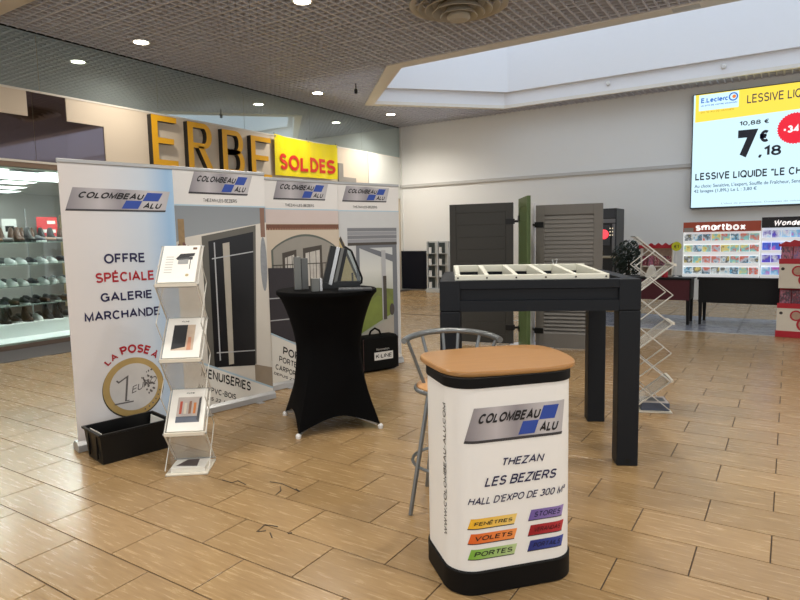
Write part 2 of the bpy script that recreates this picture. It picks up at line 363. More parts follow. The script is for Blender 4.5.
# ================================================================== THE SETTING
# ---- floor: every tile near the camera is a piece, the far ones are one mesh
floor = MB().box(-17, 9, -6, YB+.2, -.12, -.004).build('floor', GROUT, kind='structure')
def project(x, y, z=0):
    d = Vector((x, y, z-CAM_H)); wz = d.dot(fw)
    if wz < .3: return None
    return 400+F_PX*d.dot(rt)/wz, 300-F_PX*d.dot(up)/wz, wz
def tile_mb(mb, x0, x1, y0, y1, z=0.):
    g = .003; b = .001; lo = -.008
    x0 += g; x1 -= g; y0 += g; y1 -= g
    vs = [(x0, y0, z+lo), (x1, y0, z+lo), (x1, y1, z+lo), (x0, y1, z+lo), (x0, y0, z-b), (x1, y0, z-b), (x1, y1, z-b), (x0, y1, z-b),
          (x0+b, y0+b, z), (x1-b, y0+b, z), (x1-b, y1-b, z), (x0+b, y1-b, z)]
    fs = [(8, 9, 10, 11)]
    for k in range(4): j = (k+1) % 4; fs += [(k, j, 4+j, 4+k), (4+k, 4+j, 8+j, 8+k)]
    mb.add(vs, fs)
tile_one = MB(); tile_mb(tile_one, -.3, .3, -.15, .15); tile_me = tile_one.mesh('tile', MATS_TILE, fix=False)
Y0, YSTRIP = 0.085, 10.0
cand = []; far = MB()
k = -20
while Y0+.3*k < YSTRIP:
    ya = Y0+.3*k; yb = min(ya+.3, YSTRIP); xo = -.32 if (k % 2) == 1 else -.02
    for i in range(-16, 16):
        xa = xo+.6*i
        if xa+.3 < -8.45 or xa > 8.4: continue
        p = project(xa+.3, ya+.15); sz = 0
        if p and -30 < p[0] < 830 and p[1] < 630 and yb-ya > .29: sz = 1/p[2]**3
        cand.append((sz, xa, ya, yb))
    k += 1
cand.sort(reverse=True)
for q, (sz, xa, ya, yb) in enumerate(cand):
    if q < 300 and sz > 0: link_mesh('tile', tile_me, floor, (xa+.3, ya+.15, 0))
    else: tile_mb(far, xa, xa+.6, ya, yb)
far.build('far_tiles', MATS_TILE, floor, fix=False, kind='stuff')
fb = MB(); gb = MB()
for k in range(16):
    for i in range(-15, 13):
        ya = YSTRIP+.07+.6*k; yb = min(ya+.6, YB)
        if ya >= YB: continue
        (gb if (k < 3 and i*.6 > -4.2) else fb).box(i*.6+.004-.02, i*.6+.592, ya+.004, yb-.004, -.008, 0)
fb.build('far_tiles', MATS_TILE, floor, fix=False, kind='stuff')
gb.build('grey_tiles', GREY_TILE, floor, fix=False, kind='stuff')
box('joint_strip', M('floor_strip_metal', (205, 202, 196), .35, .5, noise=.05), floor, -4.2, 8, YSTRIP+.005, YSTRIP+.065, -.008, .003)
box('entrance_mat', M('grey_entrance_mat', (92, 90, 90), .8, noise=.15, nscale=60), floor, -9.36, -8.46, -2, 9, -.008, .002)
# scuff marks and cable scraps on the floor
SCUFF = M('dark_scuff', (58, 48, 40), .6, noise=.1)
for pts in ([(-2.963, 2.486), (-2.871, 2.485), (-2.862, 2.526), (-2.771, 2.507)], [(-2.674, 2.616), (-2.587, 2.631), (-2.408, 2.597), (-2.459, 2.618)], [(-2.504, 2.493), (-2.518, 2.55), (-2.565, 2.591)], [(-2.265, 2.108), (-2.285, 2.185), (-2.209, 2.204)], [(-2.26, 2.111), (-2.232, 2.14)], [(-2.198, 2.135), (-2.151, 2.102)], [(-2.11, 2.174), (-2.1, 2.193)]):
    MB().tube([(x, y, .002) for x, y in pts], .0028, 5).build('scuff_mark', SCUFF, floor)

# ---- ceiling: dark void, open-cell grid, round diffuser, downlights, skylight
SKY = [(-8.15, 11.75), (-6.05, 9.62), (6.4, 9.62), (8.4, 11.75), (6.4, 14.1), (-5.95, 14.1)]     # inner opening of the skylight
ceil = MB()
ceil.box(-17, 9, -6, 9.3, ZC+.34, ZC+.4); ceil.box(-17, 9, 14.2, YB+.2, ZC+.34, ZC+.4)
ceil.box(-17, -8.4, 9.3, 14.35, ZC+.34, ZC+.4); ceil.box(8.6, 9, 9.3, 14.35, ZC+.34, ZC+.4)
ceiling = ceil.build('ceiling', M('ceiling_void', (26, 25, 26), .9, noise=.2), kind='structure')
RING = [(-8.42, 11.75), (-6.2, 9.36), (6.55, 9.36), (8.7, 11.75), (6.5, 14.19), (-6.05, 14.19)]
def span(coord, axis):
    """interval of the other axis that lies inside the skylight ring"""
    xs = []
    for i in range(len(RING)):
        a, b = RING[i], RING[(i+1) % len(RING)]
        p, q = a[axis], b[axis]
        if (p-coord)*(q-coord) < 0:
            t = (coord-p)/(q-p); xs.append(a[1-axis]+t*(b[1-axis]-a[1-axis]))
    return (min(xs), max(xs)) if len(xs) >= 2 else None
GRID = M('grid_grey_metal', (200, 200, 208), .5, .0, noise=.05)
gr = MB(); PITCH_G = .13
x = XL+.06; i = 0
while x < 8:
    th = .011 if i % 5 else .016; s = span(x, 0)
    for a, b in ([(-2.5, YB-.02)] if not s else [(-2.5, s[0]), (s[1], YB-.02)]):
        if b-a > .02: gr.box(x-th, x+th, a, b, ZC, ZC+.11)
    x += PITCH_G; i += 1
gr.build('grid_blades', GRID, ceiling, fix=False, kind='stuff')
gr = MB(); y = -2.5; i = 0
while y < YB:
    th = .009 if i % 5 else .016; s = span(y, 1)
    for a, b in ([(XL, 8)] if not s else [(XL, s[0]), (s[1], 8)]):
        if b-a > .02: gr.box(a, b, y-th, y+th, ZC+.001, ZC+.111)
    y += PITCH_G; i += 1
gr.build('grid_blades', GRID, ceiling, fix=False, kind='stuff')
box('ceiling_bar', M('beige_ceiling_bar', (226, 216, 200), .55, noise=.03), ceiling, XL, 8, 4.02, 4.24, ZC-.03, ZC+.05)

# skylight: ring frame, lower collar, sloping shaft, opal glazing
sk = T('window_1', kind='structure')
sk['label'] = 'large white skylight shaft with pointed end set in the ceiling'
FRAME = M('skylight_frame_beige', (234, 229, 219), .55, noise=.02)
mb = MB(); n = len(SKY)
for i in range(n):
    j = (i+1) % n
    a, b, c, d = RING[i], RING[j], SKY[j], SKY[i]
    mb.prism([(*a, ZC-.012), (*b, ZC-.012), (*c, ZC-.012), (*d, ZC-.012)], [(*a, ZC+.06), (*b, ZC+.06), (*c, ZC+.06), (*d, ZC+.06)])
mb.build('frame', FRAME, sk, fix=True)
SHAFT = M('skylight_white', (240, 240, 242), .6, noise=.01)
def inset(t): return [(p[0]*(1-t)+.1*t, p[1]*(1-t)+11.8*t) for p in SKY]
TOPZ = 6.35; up1 = [(px+(0.12 if px < 0 else -.12), py+(.1 if py < 11.7 else -.1 if py > 11.8 else 0)) for px, py in SKY]
for i in range(n):
    j = (i+1) % n
    MB().prism([(*SKY[i], ZC+.061), (*SKY[j], ZC+.061), (*SKY[j], ZC+.34), (*SKY[i], ZC+.34)],
               [(*RING[i], ZC+.061), (*RING[j], ZC+.061), (*RING[j], ZC+.34), (*RING[i], ZC+.34)]).build('collar_panel', SHAFT, sk)
    MB().prism([(*up1[i], ZC+.34), (*up1[j], ZC+.34), (*up1[j], TOPZ), (*up1[i], TOPZ)],
               [(*RING[i], ZC+.34), (*RING[j], ZC+.34), (*RING[j], TOPZ), (*RING[i], TOPZ)]).build('shaft_panel', SHAFT, sk)
opal = M('opal_glazing', (218, 233, 250), .5, emit=.8)
MB().add([(*p, TOPZ) for p in up1[::-1]], [tuple(range(n))]).build('opal_pane', opal, sk, fix=False)
# smoke sensors on the skylight collar
for sx in (-3.5, -1.25):
    MB().lathe([(.045, 0), (.05, .02), (.03, .045), (0, .05)], 14).build('sensor', WHITE, sk, smooth=True).matrix_local = Matrix.Translation((sx, 14.09, ZC+.2)) @ Matrix.Rotation(pi/2, 4, 'X')
box('maker_plate', M('plate_grey', (190, 186, 180), .4, noise=.03), sk, -1.5, -1.15, 9.4, 9.55, ZC-.016, ZC-.011)

# round diffuser, nested cones
df = T('air_diffuser', 'large round ceiling air diffuser of nested beige cones', 'diffuser', (-3.82, 7.52, ZC))
DM = M('diffuser_beige', (182, 175, 160), .45, .1, noise=.05)
MB().lathe([(.53, .05), (.66, -.005), (.655, -.02), (.60, -.012), (.50, .06)], 48).build('outer_ring', DM, df, smooth=True)
for ri, (ra, rb, za, zb) in enumerate(((.46, .55, .03, -.05), (.36, .45, .0, -.085), (.26, .35, -.03, -.125), (.16, .25, -.07, -.165))):
    MB().lathe([(ra, za), (rb, zb), (rb-.008, zb-.006), (ra-.012, za-.006)], 48).build('cone_ring', DM, df, smooth=True)
MB().lathe([(.0, -.10), (.15, -.15), (.155, -.185), (.12, -.215), (.05, -.2), (0, -.2)], 40).build('centre_cone', DM, df, smooth=True)
MB().lathe([(.0, .26), (.64, .26), (.64, .052), (.6, .052)], 40).build('duct', M('duct_dark', (30, 28, 27), .8, noise=.1), df)

LAMP = M('downlight_lens', (255, 248, 226), .4, emit=22)
def downlight(x, y, label, power, warm=(1, .94, .85)):
    t = T('ceiling_downlight', label, 'lamp', (x, y, ZC), 0, 'round downlights in the grid ceiling')
    MB().lathe([(.10, .03), (.135, -.002), (.135, -.012), (.11, -.012), (.095, .02)], 28).build('trim_ring', WHITE, t, smooth=True)
    MB().lathe([(0, .004), (.1, .004), (.1, -.004), (0, -.008)], 28).build('lens', LAMP, t)
    l = bpy.data.lights.new('downlight_glow', 'SPOT'); l.energy = power; l.spot_size = radians(150); l.spot_blend = .8; l.shadow_soft_size = .12; l.color = warm
    lo = bpy.data.objects.new('downlight_glow', l); COL.objects.link(lo); lo.parent = t; lo.location = (0, 0, -.03)
downlight(-8.51, 6.03, 'lit round downlight above the first yellow letter of the wall sign', 120)
downlight(-8.51, 10.18, 'lit round downlight near the yellow sale banner', 120)
downlight(-8.51, 12.98, 'lit round downlight near the pointed end of the skylight', 260)
downlight(-5.43, 6.25, 'lit round downlight cut by the upper edge of the picture', 160)
for q, (x, y) in enumerate(((-5.4, 2.2), (-2.3, 2.2), (-2.3, 5.0), (.8, 2.2), (.8, 5.0), (-5.4, -1.2), (-2.3, -1.2), (.8, -1.2), (-8.5, 2.2), (3.9, 2.2), (3.9, 6.2))):
    downlight(x, y, '%s of the round ceiling downlights outside the picture' % ORD[q], 190)

cs = T('ceiling_sensor', 'small black sensor hanging from the ceiling near the skylight tip', 'sensor', (-7.41, 10.05, ZC))
MB().tube([(0, 0, 0), (0, 0, -.12)], .012, 8).build('stem', BLACK, cs); MB().lathe([(0, -.2), (.03, -.19), (.035, -.12), (.02, -.1), (0, -.1)], 14).build('head', BLACK, cs, smooth=True)
# ---- back wall
WALLW = M('back_wall_white', (234, 233, 229), .6, noise=.015, nscale=2)
wb = box('wall_back', WALLW, None, XL-.2, 9, YB, YB+.15, 0, ZC+.4, kind='structure')
box('trim_1', M('wall_trim_grey', (196, 193, 188), .5, noise=.02), None, XL, 9, YB-.05, YB, 2.9, 2.975, kind='structure')
box('corner_profile', M('corner_white', (222, 221, 214), .5, noise=.02), wb, XL, XL+.05, YB-.05, YB, 0, ZC)
box('navy_wall_panel', M('navy_panel', (13, 16, 28), .5, spec=.2, noise=.08), wb, XL+.01, -8.56, YB-.06, YB-.002, .04, 1.115)
# ---- left wall: mirror band, cream fascia, dark glass, shop opening
wl = MB()
wl.box(XL-.2, XL-.012, 5.95, YB, 0, 3.73); wl.box(XL-.2, XL-.012, -6, 5.95, 2.72, ZC+.3); wl.box(XL-.2, XL-.012, 5.95, YB, 3.73, ZC+.3)
wall_left = wl.build('wall_left', CREAM, kind='structure')
MIRROR = M('mirror_band', (206, 220, 219), .03, .78)
ys = [-5.1+2.0*i for i in range(10)]+[YB]
for a, b in zip(ys[:-1], ys[1:]):
    box('mirror_panel', MIRROR, wall_left, XL-.012, XL, a+.004, b-.004, 3.745, ZC+.06)
box('mirror_edge', M('pale_edge', (226, 220, 208), .4, noise=.02), wall_left, XL-.012, XL+.02, -5, YB, 3.715, 3.742)
box('mirror_top_edge', BLACK, wall_left, XL-.012, XL+.012, -5, YB, ZC-.012, ZC+.01)
DARKG = M('tinted_mirror_glass', (142, 130, 134), .04, 1.0)
for a, b in ((-5, 2.5), (2.5, 4.78), (4.78, 5.95)):
    box('tinted_pane', DARKG, wall_left, XL-.012, XL-.004, a+.003, b-.003, 2.72, 3.715)
PCREAM = M('cream_fascia_panel', (220, 204, 182), .5, noise=.02, nscale=3)
box('fascia_panel', PCREAM, wall_left, XL-.012, XL+.012, -5, 4.70, 3.36, 3.715)
box('fascia_panel', PCREAM, wall_left, XL-.012, XL+.012, 5.27, 5.86, 3.37, 3.715)
box('fascia_panel', PCREAM, wall_left, XL-.012, XL+.012, 5.86, 13.15, 2.6, 3.715)
box('fascia_panel', M('white_fascia_panel', (222, 222, 214), .5, noise=.02), wall_left, XL-.012, XL+.02, 13.16, YB-.06, 2.6, 3.715)
box('grey_bracket', M('bracket_grey', (150, 144, 136), .5, noise=.03), wall_left, XL+.012, XL+.04, 11.87, 12.06, 2.6, 3.34); box('grey_bracket', M('bracket_grey'), wall_left, XL+.012, XL+.04, 12.06, 12.58, 2.6, 3.02)
box('shop_lintel', M('lintel_bronze', (140, 116, 96), .4, .2, noise=.05), wall_left, XL-.1, XL+.03, -5, 5.95, 2.62, 2.72)
box('lintel_light_edge', M('pale_edge'), wall_left, XL+.03, XL+.04, -5, 5.95, 2.69, 2.722)

# ================================================================== SHOE SHOP behind the left wall
SHOPW = M('shop_wall_grey', (196, 196, 194), .6, noise=.02)
sb = box('wall_shop', SHOPW, None, -16.2, -16, -5, 12, 0, 2.9, kind='structure')
box('ceiling_shop', M('shop_ceiling_white', (236, 238, 236), .6, noise=.01), None, -16, XL-.2, -5, 12, 2.75, 2.85, kind='structure')
box('wall_shop_side', SHOPW, None, -16, XL-.2, 11.9, 12, 0, 2.75, kind='structure')
sp = box('shop_window_plinth', M('plinth_white', (238, 242, 240), .4, noise=.02), None, -10.9, -9.98, -2, 8, 0, .30, bevel=.01,
         label='long low white display plinth behind the shoe shop window', cat='plinth')
box('front_step', M('plinth_white'), sp, -9.98, XL-.06, -2, 8, 0, .09, bevel=.006)
box('plinth_skirting', M('plinth_bronze', (112, 96, 84), .4, .2, noise=.05), sp, XL-.06, XL-.02, -2, 8, 0, .06)
wg = T('window_2', kind='structure'); GLASS = glass_mat('clear_shop_glass', (240, 248, 245))
for a, b in ((-2, 2.2), (2.2, 5.9)):
    box('pane', GLASS, wg, XL-.03, XL-.02, a+.004, b-.004, .061, 2.62)
SHEDGE = M('green_glass_shelf', (176, 206, 196), .1, 0, spec=.6, alpha=.35)
shelf_z = [.575, .87, 1.205, 1.55]
for i, z in enumerate(shelf_z):
    tag(box('glass_shelf', SHEDGE, None, -10.78, -10.0, 1.5, 7.6, z-.012, z), ['lowest', 'second lowest', 'second highest', 'highest'][i]+' green glass shelf of shoes in the shop window', 'shelf', 'glass shelves in the shoe shop window')
for pi_, y in enumerate((4.6, 5.25, 6.3, 7.5)):
    tag(MB().tube([(-10.8, y, .30), (-10.8, y, 2.1)], .012, 8).build('shelf_post', ALU), ORD[pi_]+' slim metal post from the left carrying the glass shoe shelves', 'post', 'posts carrying the glass shoe shelves')
# shoes
def shoe_meshes(kind, up_mat, sole_mat):
    """upper and sole as lofted sections along the foot; toe towards +x"""
    Lh = {'sneaker': .29, 'boot': .27, 'loafer': .28}[kind]
    up = []; so = []
    N = 11
    for i in range(N):
        t = i/(N-1); x = (t-.5)*Lh
        wd = .034+.017*sin(pi*min(1, t*1.15))**.7 if t < .95 else .026
        if kind == 'sneaker': h = .085-.0*t if t < .4 else .085-.05*((t-.4)/.6)**.8
        elif kind == 'boot': h = .22 if t < .42 else max(.055, .22-.9*(t-.42)**.5*.33)
        else: h = .06-.018*t
        if i == 0: wd *= .7; h *= .9
        if i == N-1: wd *= .6; h *= .7
        ring = [(x, wd*cos(pi*k/8)*(1-.35*sin(pi*k/8)*(h > .07)), .02+h*sin(pi*k/8)**.75 if 0 < k < 8 else .02) for k in range(9)]
        up.append(ring)
        so.append([(x*1.03, wd*1.08, 0), (x*1.03, wd*1.1, .024), (x*1.03, -wd*1.1, .024), (x*1.03, -wd*1.08, 0)])
    a = MB().loft(up).mesh(kind, up_mat, smooth=True); b = MB().loft(so).mesh('sole', sole_mat)
    return a, b
SH = {}
for nm, kind, col, scol in (('white sneaker', 'sneaker', (236, 238, 238), (228, 228, 226)), ('dark sneaker', 'sneaker', (44, 44, 50), (210, 210, 208)), ('brown loafer', 'loafer', (104, 72, 48), (50, 36, 28)),
                            ('black boot', 'boot', (24, 22, 22), (14, 14, 14)), ('brown boot', 'boot', (74, 48, 34), (30, 24, 20)), ('grey loafer', 'loafer', (88, 84, 82), (44, 42, 40))):
    SH[nm] = (kind,)+shoe_meshes(kind, M(nm.replace(' ', '_')+'_leather', col, .45, noise=.08, nscale=20), M(nm.replace(' ', '_')+'_sole', scol, .6, noise=.05))
rows = [('white plinth', .30, ['black boot', 'dark sneaker', 'brown boot', 'white sneaker', 'black boot'], -10.15), ('lowest glass shelf', .575, ['dark sneaker', 'brown loafer', 'dark sneaker', 'grey loafer', 'brown loafer'], -10.2),
        ('second lowest glass shelf', .87, ['white sneaker', 'white sneaker', 'white sneaker', 'dark sneaker'], -10.2), ('second highest glass shelf', 1.205, ['dark sneaker', 'white sneaker', 'white sneaker'], -10.2),
        ('highest glass shelf', 1.55, ['brown loafer', 'grey loafer', 'brown boot', 'black boot', 'dark sneaker'], -10.2)]
for rn, z, kinds, xs in rows:
    for back in (0, 1):
        for q in range(8):
            y = 4.52+q*.158+.05*back
            if back:
                nm = random.choice(['dark sneaker', 'grey loafer', 'brown loafer', 'black boot']) if z < 1.3 else random.choice(['brown boot', 'black boot'])
            else: nm = kinds[q % len(kinds)]
            if z > .5 and 'boot' in nm and z < 1.5: nm = 'dark sneaker'
            kind, ua, sa = SH[nm]
            o = link_mesh(nm.split()[1], ua, None, (xs-.02-.0*back-(.31 if back else 0)+.02, y, z), (0, 0, random.uniform(-.1, .1)))
            link_mesh('sole', sa, o)
            tag(o, nm+', '+ORD[q]+' from the left, '+('rear' if back else 'front')+' row on the '+rn, 'shoe', ('rear' if back else 'front')+' row of shoes on the '+rn)
# shop interior: ceiling light panels, posters, wardrobe
PANL = M('shop_light_panel', (250, 252, 250), .4, emit=3.5)
for i, (px, py) in enumerate(((-11.6, 5.6), (-12.9, 6.1), (-14.1, 6.5), (-15.2, 6.9), (-11.4, 3.2), (-13, 3.2))):
    t = T('shop_ceiling_light', 'square white light panel in the shoe shop ceiling, number %s from the window' % ['one', 'two', 'three', 'four', 'five', 'six'][i], 'lamp', (px, py, 2.75), 0, 'light panels in the shop ceiling')
    box('frame', WHITE, t, -.32, .32, -.32, .32, -.02, .0); box('lens', PANL, t, -.29, .29, -.29, .29, -.026, -.02)
for i, ly in enumerate((3.6, 5.3, 7.0)):  # invented light bars with area lights, added to brighten the shoe shelves
    t = T('added_window_bar', 'slim light bar added to brighten the shop window shelves, %s' % ['toward the camera side', 'behind the offer banner edge', 'hidden farther along'][i], 'lamp', (-9.75, ly, 2.75))
    box('housing', WHITE, t, -.1, .1, -.6, .6, -.03, 0); box('lens', PANL, t, -.08, .08, -.58, .58, -.034, -.03)
    l = bpy.data.lights.new('added_window_glow', 'AREA'); l.shape = 'RECTANGLE'; l.size = .16; l.size_y = 1.1; l.energy = 48; lo = bpy.data.objects.new('added_window_glow', l); COL.objects.link(lo); lo.parent = t; lo.location = (0, 0, -.04); lo.rotation_euler = (0, radians(-18), 0)
box('ceiling_cove', PANL, bpy.data.objects['ceiling_shop'], -12.4, -10.9, 3.5, 11, 2.74, 2.75)
tag(box('ceiling_vent', M('vent_grey', (120, 124, 126), .5, noise=.1), None, -11.0, -10.75, 5.1, 5.6, 2.735, 2.75), 'small dark grey air vent in the shoe shop ceiling', 'vent')
t = T('wardrobe', 'pale wooden wardrobe at the rear of the shoe shop', 'wardrobe', (-14.4, 8.6, 0), pi/2)
WOODP = M('pale_oak', (196, 170, 130), .5, noise=.1, nscale=8, stretch=(8, 8, 1))
box('body', WOODP, t, -.6, .6, .02, .5, 0, 2.2); box('door', WOODP, t, -.59, -.005, 0, .02, .05, 2.15); box('door', WOODP, t, .005, .59, 0, .02, .05, 2.15)
MB().tube([(-.04, -.02, 1), (-.04, -.02, 1.2)], .008, 6).build('handle', ALU, t); MB().tube([(.04, -.02, 1), (.04, -.02, 1.2)], .008, 6).build('handle', ALU, t)
def shop_card(x, y, z, wd, h, label, col, lines):
    t = T('sale_card', label, 'sign', (x, y, z), pi/2)
    box('card', M('card_'+str(col[0]), col, .5, noise=.03), t, -wd/2, wd/2, 0, .01, 0, h)
    f = flat(-.001)
    for (a, b, c, d, mt) in lines: rect(f, -wd/2+a*wd, b*h, -wd/2+c*wd, d*h, mt, t, 'printed_band', 1)
shop_card(-10.72, 5.55, 1.551, .34, .42, 'red and white sale card standing among the shop shelves', (214, 48, 56), [(.1, .1, .9, .22, WHITE), (.1, .36, .9, .5, WHITE), (.5, .72, .9, .85, WHITE)])
shop_card(-10.72, 4.95, 1.551, .22, .38, 'small white price card with dark logo in the shoe shop', (232, 232, 230), [(.2, .45, .8, .7, INK), (.1, .1, .9, .2, REDINK)])
shop_card(-15.95, 9.6, 1.6, .8, .6, 'small orange and white poster on the shop rear wall', (226, 214, 200), [(.1, .1, .5, .9, M('orange_ink', (220, 110, 50), .5, noise=.03))])

# ================================================================== WALL SIGN LETTERS AND SALE BANNER
YEL = M('sign_yellow', (228, 168, 12), .4, noise=.03); SBLK = M('sign_black_side', (20, 17, 15), .4, noise=.05)
def sign_letter(ch, y0, y1, z0, z1, label):
    """built-up letter: strokes extruded off the wall, yellow face, black returns"""
    W_, H_, S = y1-y0, z1-z0, .12; D = .11; mb = MB()
    def slab(pts):
        b0 = len(mb.f); mb.cur = 0; mb.prism([(a, 0, b) for a, b in pts], [(a, -D, b) for a, b in pts]); mb.mi[b0+1] = 1
    def strip(outer, inner):
        for i in range(len(outer)-1): slab([outer[i], outer[i+1], inner[i+1], inner[i]])
    R4 = lambda a, b, c, d: slab([(a, b), (c, b), (c, d), (a, d)])
    def bowl(zb, zt, w):
        r = (zt-zb)/2; cz_ = (zb+zt)/2; xs = w-r*.8
        A = [(S, zt)]+[(xs+r*.8*cos(t_), cz_+r*sin(t_)) for t_ in [pi/2-pi*i/14 for i in range(15)]]+[(S, zb)]
        r2 = r-S*.78; B = [(S, zt-S*.78)]+[(xs+(r*.8-S)*cos(t_), cz_+r2*sin(t_)) for t_ in [pi/2-pi*i/14 for i in range(15)]]+[(S, zb+S*.78)]
        strip(A, B)
    R4(0, 0, S, H_)
    if ch == 'E':
        R4(S, H_-S*.8, W_, H_); R4(S, H_*.5-S*.4, W_*.86, H_*.5+S*.4); R4(S, 0, W_, S*.8)
    if ch in 'RB': bowl(H_*.46, H_, W_*.96)
    if ch == 'B': bowl(0, H_*.46+S*.78, W_)
    if ch == 'R': slab([(W_*.38, H_*.5), (W_*.38+S*1.1, H_*.5), (W_, 0), (W_-S*1.15, 0)])
    o = mb.build('sign_letter', [SBLK, YEL]); o.location = (XL+.013, y0, z0); o.rotation_euler = (0, 0, pi/2)
    tag(o, label, 'sign letter', 'yellow letters of the wall sign')
sign_letter('E', 6.66, 7.17, 2.84, 3.685, 'yellow letter E with black sides that begins the wall sign')
sign_letter('R', 7.40, 7.97, 2.83, 3.675, 'yellow letter R with black sides on the wall sign')
sign_letter('B', 8.20, 8.75, 2.80, 3.645, 'yellow letter B with black sides on the wall sign')
sign_letter('E', 8.94, 9.50, 2.77, 3.62, 'yellow letter E next to the yellow sale banner')
t = T('sale_banner', 'yellow vinyl banner with red SOLDES lettering hung on the wall', 'banner', (XL+.05, 9.64, 2.88), pi/2)
def wav(u, v, k): return Vector((u, -.03-.018*sin(u*6+v*2)-.012*sin(u*13)-.0012*k, v-.03*sin(pi*u/2.12)*(v/.85)+.05*u/2.12*(1-v/.85)))
quad(wav, [(0, 0), (2.12, 0), (2.12, .86), (0, .86)], M('banner_yellow', (244, 222, 20), .35, noise=.05, nscale=4), t, 'vinyl_sheet', 0, 40, 8)
text(wav, 'SOLDES', .12, .13, 2.03, .48, M('banner_red', (222, 48, 30), .4, noise=.03), t, 12, bold=.03)
for u in (0.02, 1.06, 2.1):
    MB().tube([(u, -.03, .85), (u, -.02, .9)], .006, 6).build('cord', BLACK, t)
    MB().lathe([(.018, 0), (.018, .006), (.008, .006)], 10).build('eyelet', ALU, t).matrix_local = Matrix.Translation((u, -.06, .82)) @ Matrix.Rotation(pi/2, 4, 'X')

# ================================================================== ROLL-UP BANNERS
BASEG = M('rollup_base_silver', (176, 176, 176), .35, .5, noise=.05)
def rollup(L, R, H, label, sheet):
    d = Vector((R[0]-L[0], R[1]-L[1])); wd = d.length
    t = T('rollup_banner', label, 'banner', (L[0], L[1], 0), atan2(d.y, d.x), 'roll-up banners with the blue block logo')
    box('sheet', sheet, t, 0, wd, 0, .004, .07, H-.02)
    box('top_rail', BASEG, t, -.005, wd+.005, -.008, .014, H-.028, H, bevel=.004)
    mb = MB(); prof = [(-.035, .005), (-.03, .05), (-.008, .075), (.05, .075), (.085, .05), (.09, .005)]
    mb.prism([(-.012, y, z) for y, z in prof], [(wd+.012, y, z) for y, z in prof]); mb.build('base', BASEG, t)
    for x in (.18, wd-.18): box('foot', BASEG, t, x-.03, x+.03, -.09, .16, 0, .006)
    MB().tube([(wd/2, .05, .06), (wd/2, .03, H-.03)], .009, 8).build('pole', ALU, t, smooth=True)
    return t, flat(-.0006), wd
# --- offer banner
b1s = ramp_mat('offer_banner_print', [(0, (216, 211, 209)), (.35, (214, 214, 217)), (.72, (198, 210, 224)), (.94, (150, 186, 222)), (1, (160, 194, 226))], 0, .5)
t, f, wd = rollup((-4.285, 2.318), (-4.10, 3.11), 2.095, 'roll-up banner with blue tint announcing the special offer and a coin', b1s)
logo(f, (.028, 1.737), (.738, 1.736), (.785, 1.893), (.086, 1.900), t)
text(f, 'OFFRE', .262, 1.352, .556, 1.425, NAVY, t, bold=.02)
text(f, 'SPÉCIALE', .196, 1.214, .618, 1.305, REDINK, t, bold=.02)
text(f, 'GALERIE', .22, 1.073, .594, 1.146, NAVY, t, bold=.02)
text(f, 'MARCHANDE', .102, .93, .645, 1.012, NAVY, t, bold=.02)
cx, cz, cr = .415, .405, .226
disc(f, cx, cz-.008, cr*1.02, cr*1.02, M('coin_rim_shadow', (60, 52, 38), .5, noise=.1), t, 'coin_rim', 1, 56)
disc(f, cx, cz, cr, cr, M('coin_gold', (172, 146, 92), .4, noise=.18, nscale=9), t, 'coin_ring', 2, 56)
disc(f, cx+.003, cz, cr*.80, cr*.80, M('coin_silver', (196, 194, 192), .4, noise=.12, nscale=9), t, 'coin_centre', 3, 56)
COING = M('coin_relief_grey', (96, 92, 92), .5, noise=.1)
text(f, '1', cx-.15, cz-.10, cx-.04, cz+.13, COING, t, 4, shear=.12, bold=-.015)
text(f, '1', cx-.143, cz-.094, cx-.033, cz+.136, M('coin_silver'), t, 5, shear=.12, bold=-.03)
rect(f, cx-.15, cz-.115, cx-.01, cz-.105, COING, t, 'coin_line', 4)
text(f, 'EURO', cx-.02, cz-.05, cx+.17, cz+.005, COING, t, 4, shear=.2, slope=.3, bold=-.01)
for i in range(26):
    a = random.uniform(-1, 1); rr = random.uniform(.03, .14); disc(f, cx+.04+rr*cos(a), cz+.03+rr*sin(a)*.9, random.uniform(.004, .012), random.uniform(.004, .012), COING, t, 'coin_map', 4, 6)
for i in range(6):
    a = -1.2+i*.18; disc(f, cx+cr*.9*cos(a), cz+cr*.9*sin(a), .007, .007, COING, t, 'coin_star', 4, 5)
def arc_text(s, a0, a1, r, h, bold):
    vs, fs = text_geo(s, bold)
    out = []
    for a, b in vs:
        th = a0+(a1-a0)*a; rr = r+b*h; out.append(f(cx+rr*cos(th), cz+rr*sin(th), 2))
    MB().add(out, fs).build('lettering', REDINK, t, fix=False)
arc_text('LA', radians(133), radians(112), .258, .052, .02)
arc_text('POSE', radians(106), radians(63), .262, .066, .035)
arc_text('À', radians(58), radians(47), .262, .06, .02)
# --- joinery banner
def header(f, wd, H, t):
    rect(f, 0, 1.80, wd, 1.812, M('pale_blue_ink', (176, 200, 216), .5, noise=.03), t, 'header_line', 1)
t, f, wd = rollup((-4.27, 3.24), (-4.10, 4.10), 2.12, 'roll-up banner printed with a black entrance door and MENUISERIES', PRINTW)
logo(f, (.129, 1.905), (.692, 1.905), (.752, 2.082), (.19, 2.088), t)
text(f, 'THEZAN-LES-BEZIERS', .26, 1.835, .584, 1.868, INK, t, bold=-.01)
header(f, wd, 2.12, t)
SKYP = ramp_mat('printed_grey_sky', [(0, (158, 164, 168)), (1, (136, 142, 148))], 2, .5)
rect(f, 0, 1.3, wd, 1.80, SKYP, t, 'printed_sky', 1)
HOUSE = M('printed_white_render', (214, 209, 200), .5, noise=.03)
poly(f, [(0, .1), (wd, .1), (wd, 1.665), (.09, 1.54), (0, 1.50)], HOUSE, t, 'printed_wall', 2)
poly(f, [(.69, .1), (wd, .1), (wd, .30), (.69, .36)], M('printed_step', (150, 136, 118), .5, noise=.15, nscale=9), t, 'printed_step', 3)
